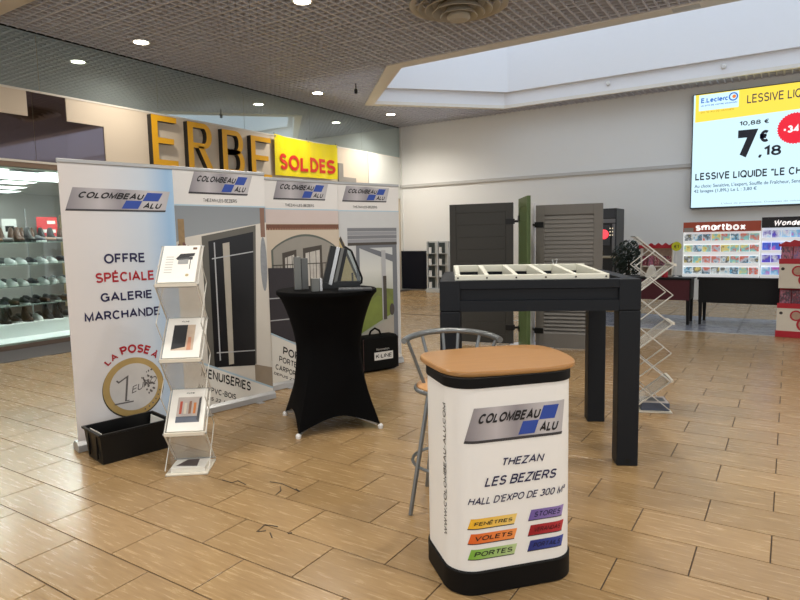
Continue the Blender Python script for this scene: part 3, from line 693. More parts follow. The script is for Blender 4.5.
poly(f, [(.225, .40), (.71, .36), (.765, 1.64), (.225, 1.545)], M('printed_frame_grey', (98, 96, 90), .5, noise=.04), t, 'printed_door_frame', 3)
poly(f, [(.285, .40), (.695, .35), (.735, 1.58), (.285, 1.50)], M('printed_black_door', (18, 18, 22), .4, noise=.1), t, 'printed_door', 4)
rect(f, .335, .45, .347, 1.49, M('printed_bar_grey', (176, 178, 182), .4, noise=.05), t, 'printed_handle_bar', 5)
poly(f, [(.425, .40), (.475, .40), (.487, 1.49), (.42, 1.48)], M('printed_pane', (176, 170, 158), .4, noise=.12, nscale=6), t, 'printed_glass_strip', 5)
poly(f, [(.31, 1.345), (.725, 1.395), (.725, 1.405), (.31, 1.355)], M('printed_bar_grey'), t, 'printed_line', 6)
poly(f, [(.31, .52), (.70, .485), (.70, .495), (.31, .53)], M('printed_bar_grey'), t, 'printed_line', 6)
rect(f, .815, 1.53, .862, 1.795, M('printed_brown_post', (136, 104, 88), .5, noise=.15), t, 'printed_post', 3)
disc(f, .835, 1.28, .035, .25, M('printed_stone_grey', (142, 146, 152), .5, noise=.25, nscale=30), t, 'printed_stone', 3)
rect(f, .02, 1.46, .075, 1.69, M('printed_tan_pillar', (150, 124, 88), .5, noise=.25, nscale=30), t, 'printed_pillar', 3)
for i in range(14): disc(f, .06+random.uniform(-.04, .05), 1.45+random.uniform(-.05, .04), .013, .015, M('printed_flower', (124, 84, 80), .5, noise=.2), t, 'printed_flower', 4, 6)
poly(f, [(0, .07), (wd, .07), (wd, .095), (.0, .53)], M('print_foot_white', (226, 224, 218), .5, noise=.02), t, 'printed_foot', 7)
poly(f, [(0, .53), (wd, .095), (wd, .112), (.0, .547)], M('pale_blue_ink'), t, 'printed_edge', 8)
text(f, 'MENUISERIES', .15, .335, .63, .435, INK, t, 8, shear=.1, slope=-.47, bold=.015)
text(f, 'ALU-PVC-BOIS', .11, .235, .475, .295, INK, t, 8, shear=.1, slope=-.47, bold=.015)
text(f, 'DEPUIS 22 ANS', .10, .175, .43, .21, INK, t, 8, shear=.3, slope=-.48, bold=.02)
# --- gates banner
t, f, wd = rollup((-4.31, 4.31), (-4.10, 5.18), 2.11, 'roll-up banner printed with an arched terrace and a dark gate', PRINTW)
logo(f, (.093, 1.900), (.722, 1.905), (.772, 2.075), (.148, 2.086), t)
text(f, 'THEZAN-LES-BEZIERS', .23, 1.83, .581, 1.862, INK, t, bold=-.01)
header(f, wd, 2.11, t)
rect(f, 0, 1.66, wd, 1.80, M('printed_pink_sky', (206, 192, 188), .5, noise=.04, nscale=3), t, 'printed_sky', 1)
rect(f, 0, .3, wd, 1.66, M('printed_ochre_wall', (204, 190, 172), .5, noise=.03), t, 'printed_wall', 2)
rect(f, 0, 1.60, wd, 1.655, M('printed_roof_brown', (116, 76, 58), .5, noise=.3, nscale=40), t, 'printed_roof_edge', 3)
for i in range(30): rect(f, .005+i*.0298, 1.60, .018+i*.0298, 1.615, M('printed_roof_light', (168, 126, 100), .5, noise=.1), t, 'printed_roof_tile', 4)
DKA = M('printed_arch_green', (92, 98, 92), .5, noise=.06)
def arch(k, r, mt, zb):
    pts = [(.045+r, zb), (.87-r, zb), (.87-r, 1.40)]
    for i in range(17):
        a = i/16; pts.append((.87-r-(.825-2*r)*a, 1.40+(.155-r)*sin(pi*a)**.8))
    poly(f, pts, mt, t, 'printed_arch', k)
arch(3, 0, DKA, .5); arch(4, .022, M('printed_terrace', (150, 146, 138), .5, noise=.06), .5)
for a, b, c, d in ((.17, 1.02, .34, 1.40), (.42, 1.02, .66, 1.44)):
    poly(f, [(a, b), (c, b), (c, d), (a, d-.03)], M('printed_window_dark', (70, 64, 58), .5, noise=.1), t, 'printed_window', 5)
    poly(f, [(a+.03, b), (c-.03, b), (c-.03, d-.05), (a+.03, d-.08)], M('printed_window_light', (196, 192, 186), .5, noise=.25, nscale=14), t, 'printed_pane', 6)
    for q in (1, 2): rect(f, a+(c-a)*q/3-.004, b, a+(c-a)*q/3+.004, d-.06, M('printed_window_dark'), t, 'printed_bar', 7)
rect(f, .05, 1.245, .86, 1.255, M('printed_window_dark'), t, 'printed_rail', 7)
for i in range(20): rect(f, .06+i*.04, 1.06, .064+i*.04, 1.25, M('printed_window_dark'), t, 'printed_baluster', 7)
poly(f, [(0, .55), (.30, .45), (.30, 1.215), (0, 1.228)], M('printed_gate', (46, 42, 48), .5, noise=.08), t, 'printed_gate', 8)
poly(f, [(.30, .45), (.895, .30), (.895, 1.0), (.30, 1.0)], M('printed_gate'), t, 'printed_gate', 8)
for z in (.70, .92): poly(f, [(0, z), (.30, z-.005), (.30, z+.005), (0, z+.01)], M('printed_bar_grey'), t, 'printed_line', 9)
poly(f, [(0, .07), (wd, .07), (wd, .12), (0, .57)], M('print_foot_white'), t, 'printed_foot', 10)
poly(f, [(0, .57), (wd, .12), (wd, .137), (.0, .587)], M('pale_blue_ink'), t, 'printed_edge', 11)
text(f, 'PORTAILS', .128, .35, .60, .44, INK, t, 11, shear=.1, slope=-.5, bold=.015)
text(f, 'PORTE DE GARAGE', .08, .285, .68, .35, INK, t, 11, shear=.1, slope=-.5, bold=.01)
text(f, 'CARPORT', .035, .215, .30, .275, INK, t, 11, shear=.1, slope=-.5, bold=.015)
text(f, 'DEPUIS 22 ANS', .012, .165, .36, .195, INK, t, 11, shear=.3, slope=-.5, bold=.02)
# --- shutters banner
t, f, wd = rollup((-4.17, 5.27), (-3.90, 6.07), 2.12, 'roll-up banner printed with a grey roller shutter and a green garden', PRINTW)
logo(f, (.054, 1.908), (.662, 1.910), (.712, 2.072), (.113, 2.078), t)
text(f, 'THEZAN-LES-BEZIERS', .198, 1.836, .53, 1.866, INK, t, bold=-.01)
header(f, wd, 2.12, t)
rect(f, 0, .1, wd, 1.80, M('printed_pale_sky', (202, 204, 206), .5, noise=.03), t, 'printed_wall', 1)
poly(f, [(0, .3), (.23, .3), (.23, 1.06), (.06, 1.46), (0, 1.52)], M('printed_beige_gable', (196, 176, 128), .5, noise=.05), t, 'printed_gable', 2)
poly(f, [(0, 1.49), (.02, 1.53), (.24, 1.06), (.22, 1.04)], M('printed_window_dark'), t, 'printed_gable_edge', 3)
rect(f, .15, 1.02, .175, 1.12, M('printed_window_dark'), t, 'printed_lamp', 3)
for i in range(4): rect(f, .11, 1.452+i*.042, .805, 1.49+i*.042, M('printed_slat_%d' % (i % 2), ((150, 152, 158), (126, 128, 134))[i % 2], .5, noise=.03), t, 'printed_slat', 3)
rect(f, .11, 1.42, .805, 1.452, M('printed_window_dark'), t, 'printed_shadow_gap', 4)
rect(f, .22, .30, .80, 1.42, M('printed_frame_blue', (112, 116, 124), .5, noise=.04), t, 'printed_frame', 4)
rect(f, .265, .36, .735, 1.39, ramp_mat('printed_view', [(0, (150, 152, 140)), (.5, (176, 180, 172)), (.75, (214, 216, 212)), (1, (196, 200, 202))], 2, .45), t, 'printed_view', 5)
poly(f, [(.265, .5), (.735, .62), (.735, .90), (.5, .93), (.265, .88)], M('printed_hill', (110, 120, 62), .5, noise=.35, nscale=16), t, 'printed_hill', 6)
poly(f, [(.265, .42), (.735, .62), (.735, .76), (.5, .84), (.265, .70)], M('printed_lawn', (118, 132, 58), .5, noise=.2, nscale=12), t, 'printed_lawn', 7)
poly(f, [(.265, 1.39), (.735, 1.22), (.735, 1.30), (.4, 1.39)], M('printed_frame_blue'), t, 'printed_eave', 6)
poly(f, [(.265, .36), (.735, .36), (.735, .58), (.265, .40)], M('printed_terrace_floor', (166, 160, 150), .5, noise=.05), t, 'printed_terrace', 8)
rect(f, .57, .55, .63, 1.36, M('printed_bar_grey'), t, 'printed_post', 9)
rect(f, .585, .55, .635, 1.06, M('printed_window_dark'), t, 'printed_post_shadow', 10)
disc(f, .71, .66, .035, .07, M('printed_window_dark'), t, 'printed_pot', 10)
poly(f, [(0, .07), (wd, .07), (wd, .1), (0, .5)], M('print_foot_white'), t, 'printed_foot', 11)
text(f, 'VOLETS', .05, .33, .40, .42, INK, t, 12, shear=.1, slope=-.45, bold=.015)
text(f, 'STORES', .05, .22, .35, .29, INK, t, 12, shear=.1, slope=-.45, bold=.015)

# ================================================================== BLACK CRATE
cA, cB = Vector((-3.875, 2.255)), Vector((-3.785, 2.70))      # front edge on the floor
cd = (cB-cA); cl = cd.length
t = T('storage_crate', 'black plastic storage crate at the foot of the offer banner', 'crate', (cA.x, cA.y, 0), atan2(cd.y, cd.x))
CW, CD, CH, tp = cl, .27, .215, .018
def rr(x0, x1, y0, y1, z): return [(x0, y0, z), (x1, y0, z), (x1, y1, z), (x0, y1, z)]
mb = MB(); mb.loft([rr(0, CW, 0, CD, 0), rr(-tp, CW+tp, -tp, CD+tp, CH)], cap=False); mb.loft([rr(.006, CW-.006, .006, CD-.006, .008), rr(-tp+.008, CW+tp-.008, -tp+.008, CD+tp-.008, CH)], cap=False)
mb.add(rr(0, CW, 0, CD, 0), [(3, 2, 1, 0)]); mb.add(rr(.006, CW-.006, .006, CD-.006, .008), [(0, 1, 2, 3)])
CRM = M('crate_black', (11, 11, 12), .42, spec=.3, noise=.12); mb.build('body', CRM, t, fix=False)
mb = MB()
for (x0, x1, y0, y1) in ((-tp-.012, CW+tp+.012, -tp-.012, -tp+.006), (-tp-.012, CW+tp+.012, CD+tp-.006, CD+tp+.012), (-tp-.012, -tp+.006, -tp, CD+tp), (CW+tp-.006, CW+tp+.012, -tp, CD+tp)): mb.box(x0, x1, y0, y1, CH-.012, CH+.004)
mb.build('rim', CRM, t, bevel=.003)
for x in (-.02, CW+.008):
    for y in (.06, CD-.06): box('rib', CRM, t, x, x+.012, y-.006, y+.006, .03, CH-.012)
for s_, xx in ((-1, .035), (1, CW-.035)):
    o = MB().box(-.002, .002, .03, CD-.03, .03, CH-.004).build('paper_sheet', M('paper_white', (226, 224, 216), .6, noise=.04)); o.location = t.location; o.rotation_euler = t.rotation_euler
    o.matrix_world = Matrix.Translation(t.location) @ Matrix.Rotation(t.rotation_euler.z, 4, 'Z') @ Matrix.Translation((xx-.0, 0, 0)) @ Matrix.Rotation(.12*s_, 4, 'Y')
    tag(o, 'white paper sheet propped inside the black crate at its '+('end by the banner edge' if s_ < 0 else 'end by the brochure stand'), 'paper')

# ================================================================== ZIGZAG BROCHURE STANDS
ZBAR = M('stand_silver_white', (206, 204, 198), .35, .25, noise=.03); ACR = M('frosted_acrylic', (206, 204, 196), .25, spec=.5, alpha=.38); ACW = M('acrylic_edge_white', (220, 214, 200), .3, noise=.03)
def zig_stand(loc, rz, w2, dp, label, inner, h=.24, z0=.03, trays=True):
    t = T('brochure_stand', label, 'brochure stand', (loc[0], loc[1], 0), rz, 'folding zigzag brochure stands')
    za = lambda k: z0+h*k
    A = [(dp/2 if k % 2 == 0 else -dp/2, za(k)) for k in range(7)]; B = [(-y, z) for y, z in A]
    for sx in (-1, 1):
        x = sx*(w2+.008)
        for k in range(6):
            MB().bar((x, *A[k]), (x, *A[k+1]), .008, .022 if inner else .008, (1, 0, 0)).build('side_bar', ZBAR, t)
            q1 = B[k+1] if k < 5 else ((A[5][0]+A[6][0])/2, (za(5)+za(6))/2)
            MB().bar((x+sx*.008, *B[k]), (x+sx*.008, *q1), .006, .017 if inner else .005, (1, 0, 0)).build('brace_bar', ZBAR, t)
    for k in range(7): MB().tube([(-w2-.016, *A[k]), (w2+.016, *A[k])], .005, 8).build('cross_rod', ALU, t)
    for k in range(6):
        a, b = A[k], A[k+1]; p = MB(); dy, dz = b[0]-a[0], b[1]-a[1]; L = hypot(dy, dz); ny, nz = -dz/L*.003, dy/L*.003
        p.prism([(-w2, a[0], a[1]), (w2, a[0], a[1]), (w2, b[0], b[1]), (-w2, b[0], b[1])], [(-w2, a[0]+ny, a[1]+nz), (w2, a[0]+ny, a[1]+nz), (w2, b[0]+ny, b[1]+nz), (-w2, b[0]+ny, b[1]+nz)])
        p.build('acrylic_panel', ACR, t)
        if k % 2 == 1:  # front tray lip
            MB().bar((-w2-.004, a[0]-.012, a[1]+.004), (w2+.004, a[0]-.012, a[1]+.004), .022, .02).build('tray_lip', ACW, t)
        else: MB().bar((-w2, b[0]+.012, b[1]-.012), (w2, b[0]+.012, b[1]-.012), .012, .008).build('rear_lip', ACR, t)
    box('base_plate', ACW, t, -w2-.012, w2+.012, -dp/2-.02, dp/2+.02, 0, .012, bevel=.003)
    return t, A
def brochure(t, A, k, w2, label, covers, rev=False):
    """leaflet lying in tray k: paper block and printed cover"""
    a, b = A[k], A[k+1]; dy, dz = b[0]-a[0], b[1]-a[1]; L = hypot(dy, dz); ey, ez = dy/L, dz/L
    ny, nz = (-ez, ey)                       # outward (front, up)
    M4 = t.matrix_world if False else (Matrix.Translation(t.location) @ Matrix.Rotation(t.rotation_euler.z, 4, 'Z'))
    e = T('brochure', label, 'brochure'); e.matrix_world = M4 @ Matrix.Translation((0, a[0]+ey*.012+ny*.005, a[1]+ez*.012+nz*.005)) @ Matrix(((1, 0, 0, 0), (0, ey, ny, 0), (0, ez, nz, 0), (0, 0, 0, 1)))
    hh = L*.94
    box('pages', M('paper_white', (226, 224, 216), .6, noise=.04), e, -w2+.008, w2-.008, 0, hh, 0, .012)
    g = lambda u, v, kk: Vector((-w2+.008+u*(2*w2-.016), v*hh, .0122+.0006*kk))
    rect(g, 0, 0, 1, 1, M('cover_white', (236, 234, 228), .35, noise=.02), e, 'cover', 0)
    covers(g, e)
    return e
W2, DP = .122, .215
LDG = M('leaflet_dark_grey', (70, 72, 76), .4, noise=.15); LBR = M('leaflet_brown', (110, 84, 66), .4, noise=.2)
wv = Vector((.788, .616)); mid1 = Vector((-3.335, 2.355)) + wv*.13 + Vector((-.616, .788))*DP/2
t1, A1 = zig_stand(mid1, atan2(wv.y, wv.x), W2, DP, 'silver zigzag brochure stand full of leaflets beside the offer banner', False)
def cov_top(g, e):
    rect(g, .42, .60, .85, .68, LDG, e, 'printed_pergola', 2); poly(g, [(.38, .62), (.88, .70), (.9, .78), (.5, .76)], M('leaflet_black', (40, 42, 46), .4, noise=.1), e, 'printed_roof', 3)
    rect(g, .46, .48, .74, .62, M('leaflet_grey', (150, 152, 152), .4, noise=.1), e, 'printed_wall', 2); rect(g, .79, .34, .81, .62, LDG, e, 'printed_post', 3)
    for i in range(7): rect(g, .12, .25+i*.07, .33, .27+i*.07, M('leaflet_text_grey', (186, 184, 180), .5, noise=.05), e, 'printed_line', 2)
    rect(g, .82, .88, .93, .94, LBR, e, 'printed_mark', 2); disc(g, .76, .18, .05, .035, M('leaflet_gold', (186, 170, 130), .4, noise=.1), e, 'printed_seal', 2, 16)
def cov_mid(g, e):
    rect(g, .2, .18, .8, .82, M('leaflet_photo_pale', (200, 180, 160), .4, noise=.25, nscale=20), e, 'printed_photo', 2)
    poly(g, [(.2, .2), (.58, .26), (.58, .82), (.2, .82)], M('leaflet_black'), e, 'printed_door', 3); poly(g, [(.62, .18), (.74, .18), (.72, .5), (.64, .5)], M('leaflet_skin', (196, 140, 112), .4, noise=.2), e, 'printed_figure', 4)
    text(g, 'K.LINE', .4, .89, .6, .93, INK, e, 3)
def cov_low(g, e):
    rect(g, .2, .2, .86, .80, M('leaflet_room', (188, 178, 172), .4, noise=.2, nscale=20), e, 'printed_photo', 2)
    rect(g, .2, .2, .86, .34, M('leaflet_bluegrey', (90, 96, 110), .4, noise=.2), e, 'printed_floor', 3); poly(g, [(.78, .26), (.86, .2), (.86, .8), (.8, .76)], LDG, e, 'printed_frame', 4)
    for i, c in enumerate(((186, 80, 60), (214, 206, 190), (150, 110, 90), (210, 130, 70))): rect(g, .27+i*.13, .4, .34+i*.13, .7-.04*(i % 2), M('leaflet_c%d' % i, c, .4, noise=.15), e, 'printed_pane', 4)
    text(g, 'K.LINE', .42, .88, .64, .92, INK, e, 3)
brochure(t1, A1, 5, W2, 'leaflet showing a grey pergola in the top tray of the stand', cov_top)
brochure(t1, A1, 3, W2, 'leaflet with a dark sliding door in the middle tray of the stand', cov_mid)
brochure(t1, A1, 1, W2, 'leaflet with a bright living room in the lower tray of the stand', cov_low)
# stack of magazines on the base plate
e = T('magazine', 'open-patterned magazine stack lying on the base of the stand by the crate', 'magazine'); e.matrix_world = Matrix.Translation((mid1.x, mid1.y, .0125)) @ Matrix.Rotation(atan2(wv.y, wv.x), 4, 'Z')
box('pages', M('paper_white'), e, -.105, .11, -.10, .06, 0, .03); g = lambda u, v, kk: Vector((-.105+u*.215, -.10+v*.16, .0303+.0006*kk))
rect(g, 0, 0, 1, 1, M('cover_white'), e, 'cover', 0); poly(g, [(.1, .25), (.75, .15), (.7, .95), (.35, .95)], M('leaflet_dark_pattern', (76, 62, 62), .4, noise=.6, nscale=30), e, 'printed_photo', 1)
# second stand, seen from the side behind the pergola
wd2 = Vector((-.34, .94)).normalized(); c2 = Vector((-.92, 5.27)) + wd2*.15
t2, A2 = zig_stand(c2, atan2(wd2.y, wd2.x), .13, .29, 'empty silver zigzag brochure stand seen sideways behind the dark pergola', True)
e = T('magazine', 'blue-grey magazine stack lying on the base of the stand behind the pergola', 'magazine'); e.matrix_world = Matrix.Translation((c2.x, c2.y, .0125)) @ Matrix.Rotation(atan2(wd2.y, wd2.x), 4, 'Z')
box('pages', M('magazine_bluegrey', (76, 84, 104), .5, noise=.2, nscale=40, stretch=(1, 1, 20)), e, -.11, .12, -.15, .075, 0, .065, bevel=.004)
g = lambda u, v, kk: Vector((-.11+u*.23, -.15+v*.225, .0653+.0006*kk)); rect(g, .02, .02, .98, .98, M('leaflet_room'), e, 'cover', 0); rect(g, .3, .1, .8, .8, LDG, e, 'printed_photo', 1)

# ================================================================== HIGH TABLE WITH STRETCH COVER
TC = (-3.14, 3.79); TZ = 1.10
t = T('high_table', 'round high table under a black stretch cover', 'table', (TC[0], TC[1], 0), radians(7))
SPAN = M('black_stretch_fabric', (5, 5, 6), .85, spec=.1, noise=.15, nscale=60, bump=.05)
NA = 64; NT = 22; mb = MB(); rings = []
for j in range(NT+1):
    q = j/NT
    ring = []
    for i in range(NA):
        th = 2*pi*i/NA; foot = abs(cos(2*th))**2.2                   # 1 at the four feet
        zb = .03+.10*abs(sin(2*th))**.8; z = zb+(TZ-.03-zb)*q
        s = (z/TZ)
        waist = .255+.145*max(0, (s-.5)/.5)**1.9                      # upper bell
        tm = (th % (pi/2))-pi/4; low = .475*cos(pi/4)/cos(tm)*(.97+.03*foot)
        kk = max(0, 1-s/.62); r = waist+(low-waist)*kk**1.35
        if q > .97: r = .40
        ring.append((r*cos(th), r*sin(th), z))
    rings.append(ring)
mb.loft(rings, cap=False); rim = [[(.402*cos(2*pi*i/NA), .402*sin(2*pi*i/NA), z) for i in range(NA)] for z in (TZ-.03, TZ-.006)]+[[(.395*cos(2*pi*i/NA), .395*sin(2*pi*i/NA), TZ) for i in range(NA)]]
mb.loft(rim, cap=False); mb.add(rim[-1], [tuple(range(NA))])
mb.build('stretch_cover', SPAN, t, smooth=True, fix=False)
MB().lathe([(0, TZ-.035), (.39, TZ-.035), (.39, TZ-.004), (0, TZ-.004)], 40).build('table_top', BLACK, t)
MB().tube([(0, 0, .1), (0, 0, TZ-.03)], .03, 12).build('column', ALU, t)
for i in range(4):
    th = pi/2*i; c_, s_ = cos(th), sin(th)
    MB().bar((.05*c_, .05*s_, .12), (.44*c_, .44*s_, .035), .035, .02).build('leg', ALU, t)
    MB().lathe([(.02, 0), (.022, .022), (.012, .035)], 12, (.462*c_, .462*s_, 0)).build('foot_cap', M('white_plastic', (232, 232, 232), .4, noise=.02), t, smooth=True)
# samples on the table
def on_table(name, label, cat, off, rz): return T(name, label, cat, (TC[0]+off[0], TC[1]+off[1], TZ+.001), rz)
def place_table(px_right, depth):       # metres to the right / away from the table centre, along the view
    return (rt.x*px_right+(-sin(YAW))*depth, rt.y*px_right+cos(YAW)*depth)
GREYAL = M('sample_grey_aluminium', (112, 114, 112), .4, .35, noise=.04); DKAL = M('sample_dark_aluminium', (40, 42, 44), .38, .4, noise=.05)
e = on_table('profile_sample', 'upright grey aluminium profile block on the black high table', 'window sample', place_table(-.20, -.02), YAW+.25)
box('profile_face', GREYAL, e, -.055, .0, -.03, .03, 0, .262, bevel=.003); box('profile_step', M('sample_mid_grey', (96, 98, 98), .4, .35, noise=.04), e, .002, .055, -.022, .03, 0, .25, bevel=.003); box('seal_strip', BLACK, e, -.001, .003, -.028, .02, 0, .25)
e = on_table('window_corner_sample', 'tilted cutaway window corner with glass and grey aluminium profile on the high table', 'window sample', place_table(.065, .04), YAW+.2)
lean = Matrix.Rotation(radians(14), 4, 'Y')
for nm, x0, x1, y0, y1, mt in (('outer_profile', -.11, -.065, -.03, .05, DKAL), ('silver_profile', -.065, -.035, -.045, .04, M('sample_silver', (190, 192, 194), .25, .7, noise=.05)), ('seal_strip', -.035, -.027, -.04, .03, BLACK), ('sash_profile', -.027, .0, -.035, .04, GREYAL), ('inner_profile', .0, .03, -.02, .04, DKAL)):
    MB().box(x0, x1, y0, y1, .02, .33, lean).build(nm, mt, e, bevel=.002)
box('profile_foot', DKAL, e, -.11, .03, -.04, .05, 0, .05)
gp = [(.02, .05), (.205, .035), (.215, .07), (.135, .295), (.09, .33)]
MB().prism([(a, .0, b) for a, b in gp], [(a, .012, b) for a, b in gp]).build('glass_pane', glass_mat('sample_glass', (220, 226, 226)), e)
for (a, b) in (((.0, .045), (.215, .03)), ((.215, .03), (.222, .075)), ((.222, .075), (.14, .30)), ((.14, .30), (.085, .335))): MB().bar((a[0], .006, a[1]), (b[0], .006, b[1]), .016, .014, (0, 1, 0)).build('glazing_edge', BLACK, e)
MB().bar((.0, -.02, .032), (.2, -.02, .028), .05, .03, (0, 1, 0)).build('bottom_rail', DKAL, e)
e = on_table('profile_offcut', 'short grey profile offcut at the front of the high table', 'window sample', place_table(-.045, -.22), YAW+.3)
box('chamber', GREYAL, e, -.045, .012, -.03, .03, 0, .1, bevel=.002); box('outer_wall', M('sample_silver'), e, .016, .036, -.025, .03, 0, .1, bevel=.002); box('seal', BLACK, e, .011, .017, -.02, .02, 0, .095)
e = on_table('leaflet_pad', 'dark glossy leaflets lying flat on the high table', 'leaflet', place_table(.24, -.16), YAW+.1)
box('pages', M('leaflet_black'), e, -.13, .13, -.09, .09, 0, .012); box('cover', M('leaflet_gloss', (120, 122, 124), .2, noise=.3, nscale=8), e, -.125, .06, -.085, .085, .012, .014)

# ================================================================== SAMPLE CASE
c1, c2_ = Vector((-3.93, 5.33)), Vector((-3.745, 5.76)); dd = c2_-c1
t = T('carry_case', 'black soft carry case with a white label on the floor by the banners', 'case', (c1.x, c1.y, 0), atan2(dd.y, dd.x))
CL = dd.length; CASE = M('case_black_fabric', (8, 8, 8), .8, spec=.15, noise=.2, nscale=80, bump=.05)
box('body', CASE, t, 0, CL, 0, .17, .01, .41, bevel=.03); box('flap', CASE, t, .01, CL-.01, -.012, .004, .03, .39, bevel=.006)
MB().tube([(.005, -.006, .03), (.005, -.006, .38), (CL-.005, -.006, .38), (CL-.005, -.006, .03)], .005, 6).build('piping', M('case_piping', (52, 30, 30), .6, noise=.1), t)
MB().tube([(CL*.28, .08, .4), (CL*.33, .08, .455), (CL*.45, .08, .485), (CL*.57, .08, .455), (CL*.62, .08, .4)], .012, 8).build('handle', CASE, t, smooth=True)
f = flat(-.0125); rect(f, CL*.30, .135, CL*.83, .225, M('label_pale', (206, 206, 204), .5, noise=.03), t, 'label_patch', 1)
text(f, 'K·LINE', CL*.34, .152, CL*.79, .208, INK, t, 2, bold=.02); text(f, 'Rénovation', CL*.36, .245, CL*.72, .27, M('label_pale'), t, 2)

# ================================================================== PROMO COUNTER
ct = T('promo_counter', 'white promotional counter with black base and wooden top', 'counter', (-1.0800, 2.4620, 0), radians(48))
HU, HN, RR = .287, .21, .115
def outline(s, off=0.):
    """point on the counter's wall; s = metres from the middle of the front, off = outward offset"""
    sg = 1 if s >= 0 else -1; a = abs(s); fl = HU-RR; arc = RR*pi/2
    if a <= fl: u, v, nu, nv = a, HN, 0, 1
    elif a <= fl+arc: th = (a-fl)/RR; u, v, nu, nv = fl+RR*sin(th), HN-RR+RR*cos(th), sin(th), cos(th)
    else: u, v, nu, nv = HU, HN-RR-(a-fl-arc), 1, 0
    return (sg*(u+nu*off), -(v+nv*off))
def loop(hu, hn, r, n=10):
    pts = []
    for cxs, cys, a0 in ((hu-r, hn-r, 0), (-hu+r, hn-r, pi/2), (-hu+r, -hn+r, pi), (hu-r, -hn+r, 1.5*pi)):
        for i in range(n+1): a = a0+pi/2*i/n; pts.append((cxs+r*cos(a), cys+r*sin(a)))
    return pts
def slab(name, mt, hu, hn, r, z0, z1, ch=0., parent=ct, smooth=True):
    R = []
    if ch: R = [[(x, y, z0) for x, y in loop(hu-ch, hn-ch, r-ch)], [(x, y, z0+ch) for x, y in loop(hu, hn, r)], [(x, y, z1-ch) for x, y in loop(hu, hn, r)], [(x, y, z1) for x, y in loop(hu-ch, hn-ch, r-ch)]]
    else: R = [[(x, y, z) for x, y in loop(hu, hn, r)] for z in (z0, z1)]
    return MB().loft(R).build(name, mt, parent, smooth=smooth)
BLK2 = M('counter_black', (5, 5, 6), .55, spec=.2, noise=.15, nscale=30)
slab('base', BLK2, HU+.008, HN+.008, RR+.008, 0, .105, .006)
slab('body', M('counter_print_white', (236, 236, 234), .42, noise=.01), HU, HN, RR, .10, .89)
slab('upper_band', BLK2, HU+.006, HN+.006, RR+.006, .885, .928, .002)
WOODT = M('beech_top', (168, 122, 70), .32, noise=.16, nscale=5, stretch=(1.2, 14, 14))
TOPL = [(-.297, -.16), (-.297, 0), (-.287, .15), (-.247, .22), (-.162, .245), (.038, .255), (.198, .255), (.278, .215), (.318, .16), (.343, .08), (.362, -.03), (.363, -.14), (.338, -.22), (.268, -.255), (.088, -.27), (-.162, -.265), (-.252, -.24)]
for _ in range(2):
    q_ = []
    for i in range(len(TOPL)):
        a, b = TOPL[i], TOPL[(i+1) % len(TOPL)]; q_ += [(a[0]*.75+b[0]*.25, a[1]*.75+b[1]*.25), (a[0]*.25+b[0]*.75, a[1]*.25+b[1]*.75)]
    TOPL = q_
sc_ = lambda k: [((a+.005)*k, -(b-.05)*k) for a, b in TOPL]
MB().loft([[(x, y, z) for x, y in sc_(k)] for k, z in ((1.0, .927), (1.013, .931), (1.013, .946), (1.0, .95))]).build('top', WOODT, ct, smooth=True)
f = lambda u, v, k: Vector((*outline(u+.038, .0009*k+.0006), v))
logo(f, (-.275, .657), (.168, .657), (.185, .803), (-.232, .803), ct, nx=24)
text(f, 'THEZAN', -.115, .545, .075, .585, NAVY, ct, 2, shear=.35, bold=.008)
text(f, 'LES BEZIERS', -.19, .468, .135, .508, NAVY, ct, 2, shear=.35, bold=.008)
text(f, "HALL D'EXPO DE 300 M²", -.262, .393, .185, .428, NAVY, ct, 2, shear=.35, bold=.002)
text(f, 'WWW.COLOMBEAU-ALU.COM', -.392, .235, -.362, .81, INK, ct, 2, vert=True, bold=.0)
def bar(u0_, u1_, v0_, h, c0, c1, s, tc=INK, i=0):
    quad(f, [(u0_, v0_), (u1_, v0_), (u1_+.014, v0_+h), (u0_+.014, v0_+h)], ramp_mat('bar_'+s, [(0, c0), (1, c1)], 0, .45), ct, 'colour_bar', 1, 14)
    quad(f, [(u0_-.001, v0_-.003), (u1_-.001, v0_-.003), (u1_, v0_+.001), (u0_, v0_+.001)], M('dark_grey_ink'), ct, 'bar_edge', 2, 14)
    text(f, s, u0_+.025, v0_+.012, u1_-.012, v0_+h-.01, tc, ct, 3, shear=.35, bold=.004)
bar(-.262, -.055, .291, .043, (236, 180, 30), (240, 208, 120), 'FENÊTRES'); bar(-.262, -.055, .226, .043, (222, 96, 30), (240, 150, 80), 'VOLETS'); bar(-.262, -.055, .158, .043, (120, 176, 50), (186, 206, 150), 'PORTES')
bar(.01, .172, .294, .045, (104, 84, 160), (150, 130, 190), 'STORES', NAVY); bar(.008, .172, .226, .045, (150, 14, 30), (184, 50, 60), 'VERANDAS', M('dark_red_ink', (70, 8, 20), .5, noise=.05)); bar(.006, .172, .158, .045, (34, 44, 120), (60, 78, 160), 'PORTAILS', M('dark_navy_ink', (14, 16, 60), .5, noise=.05))

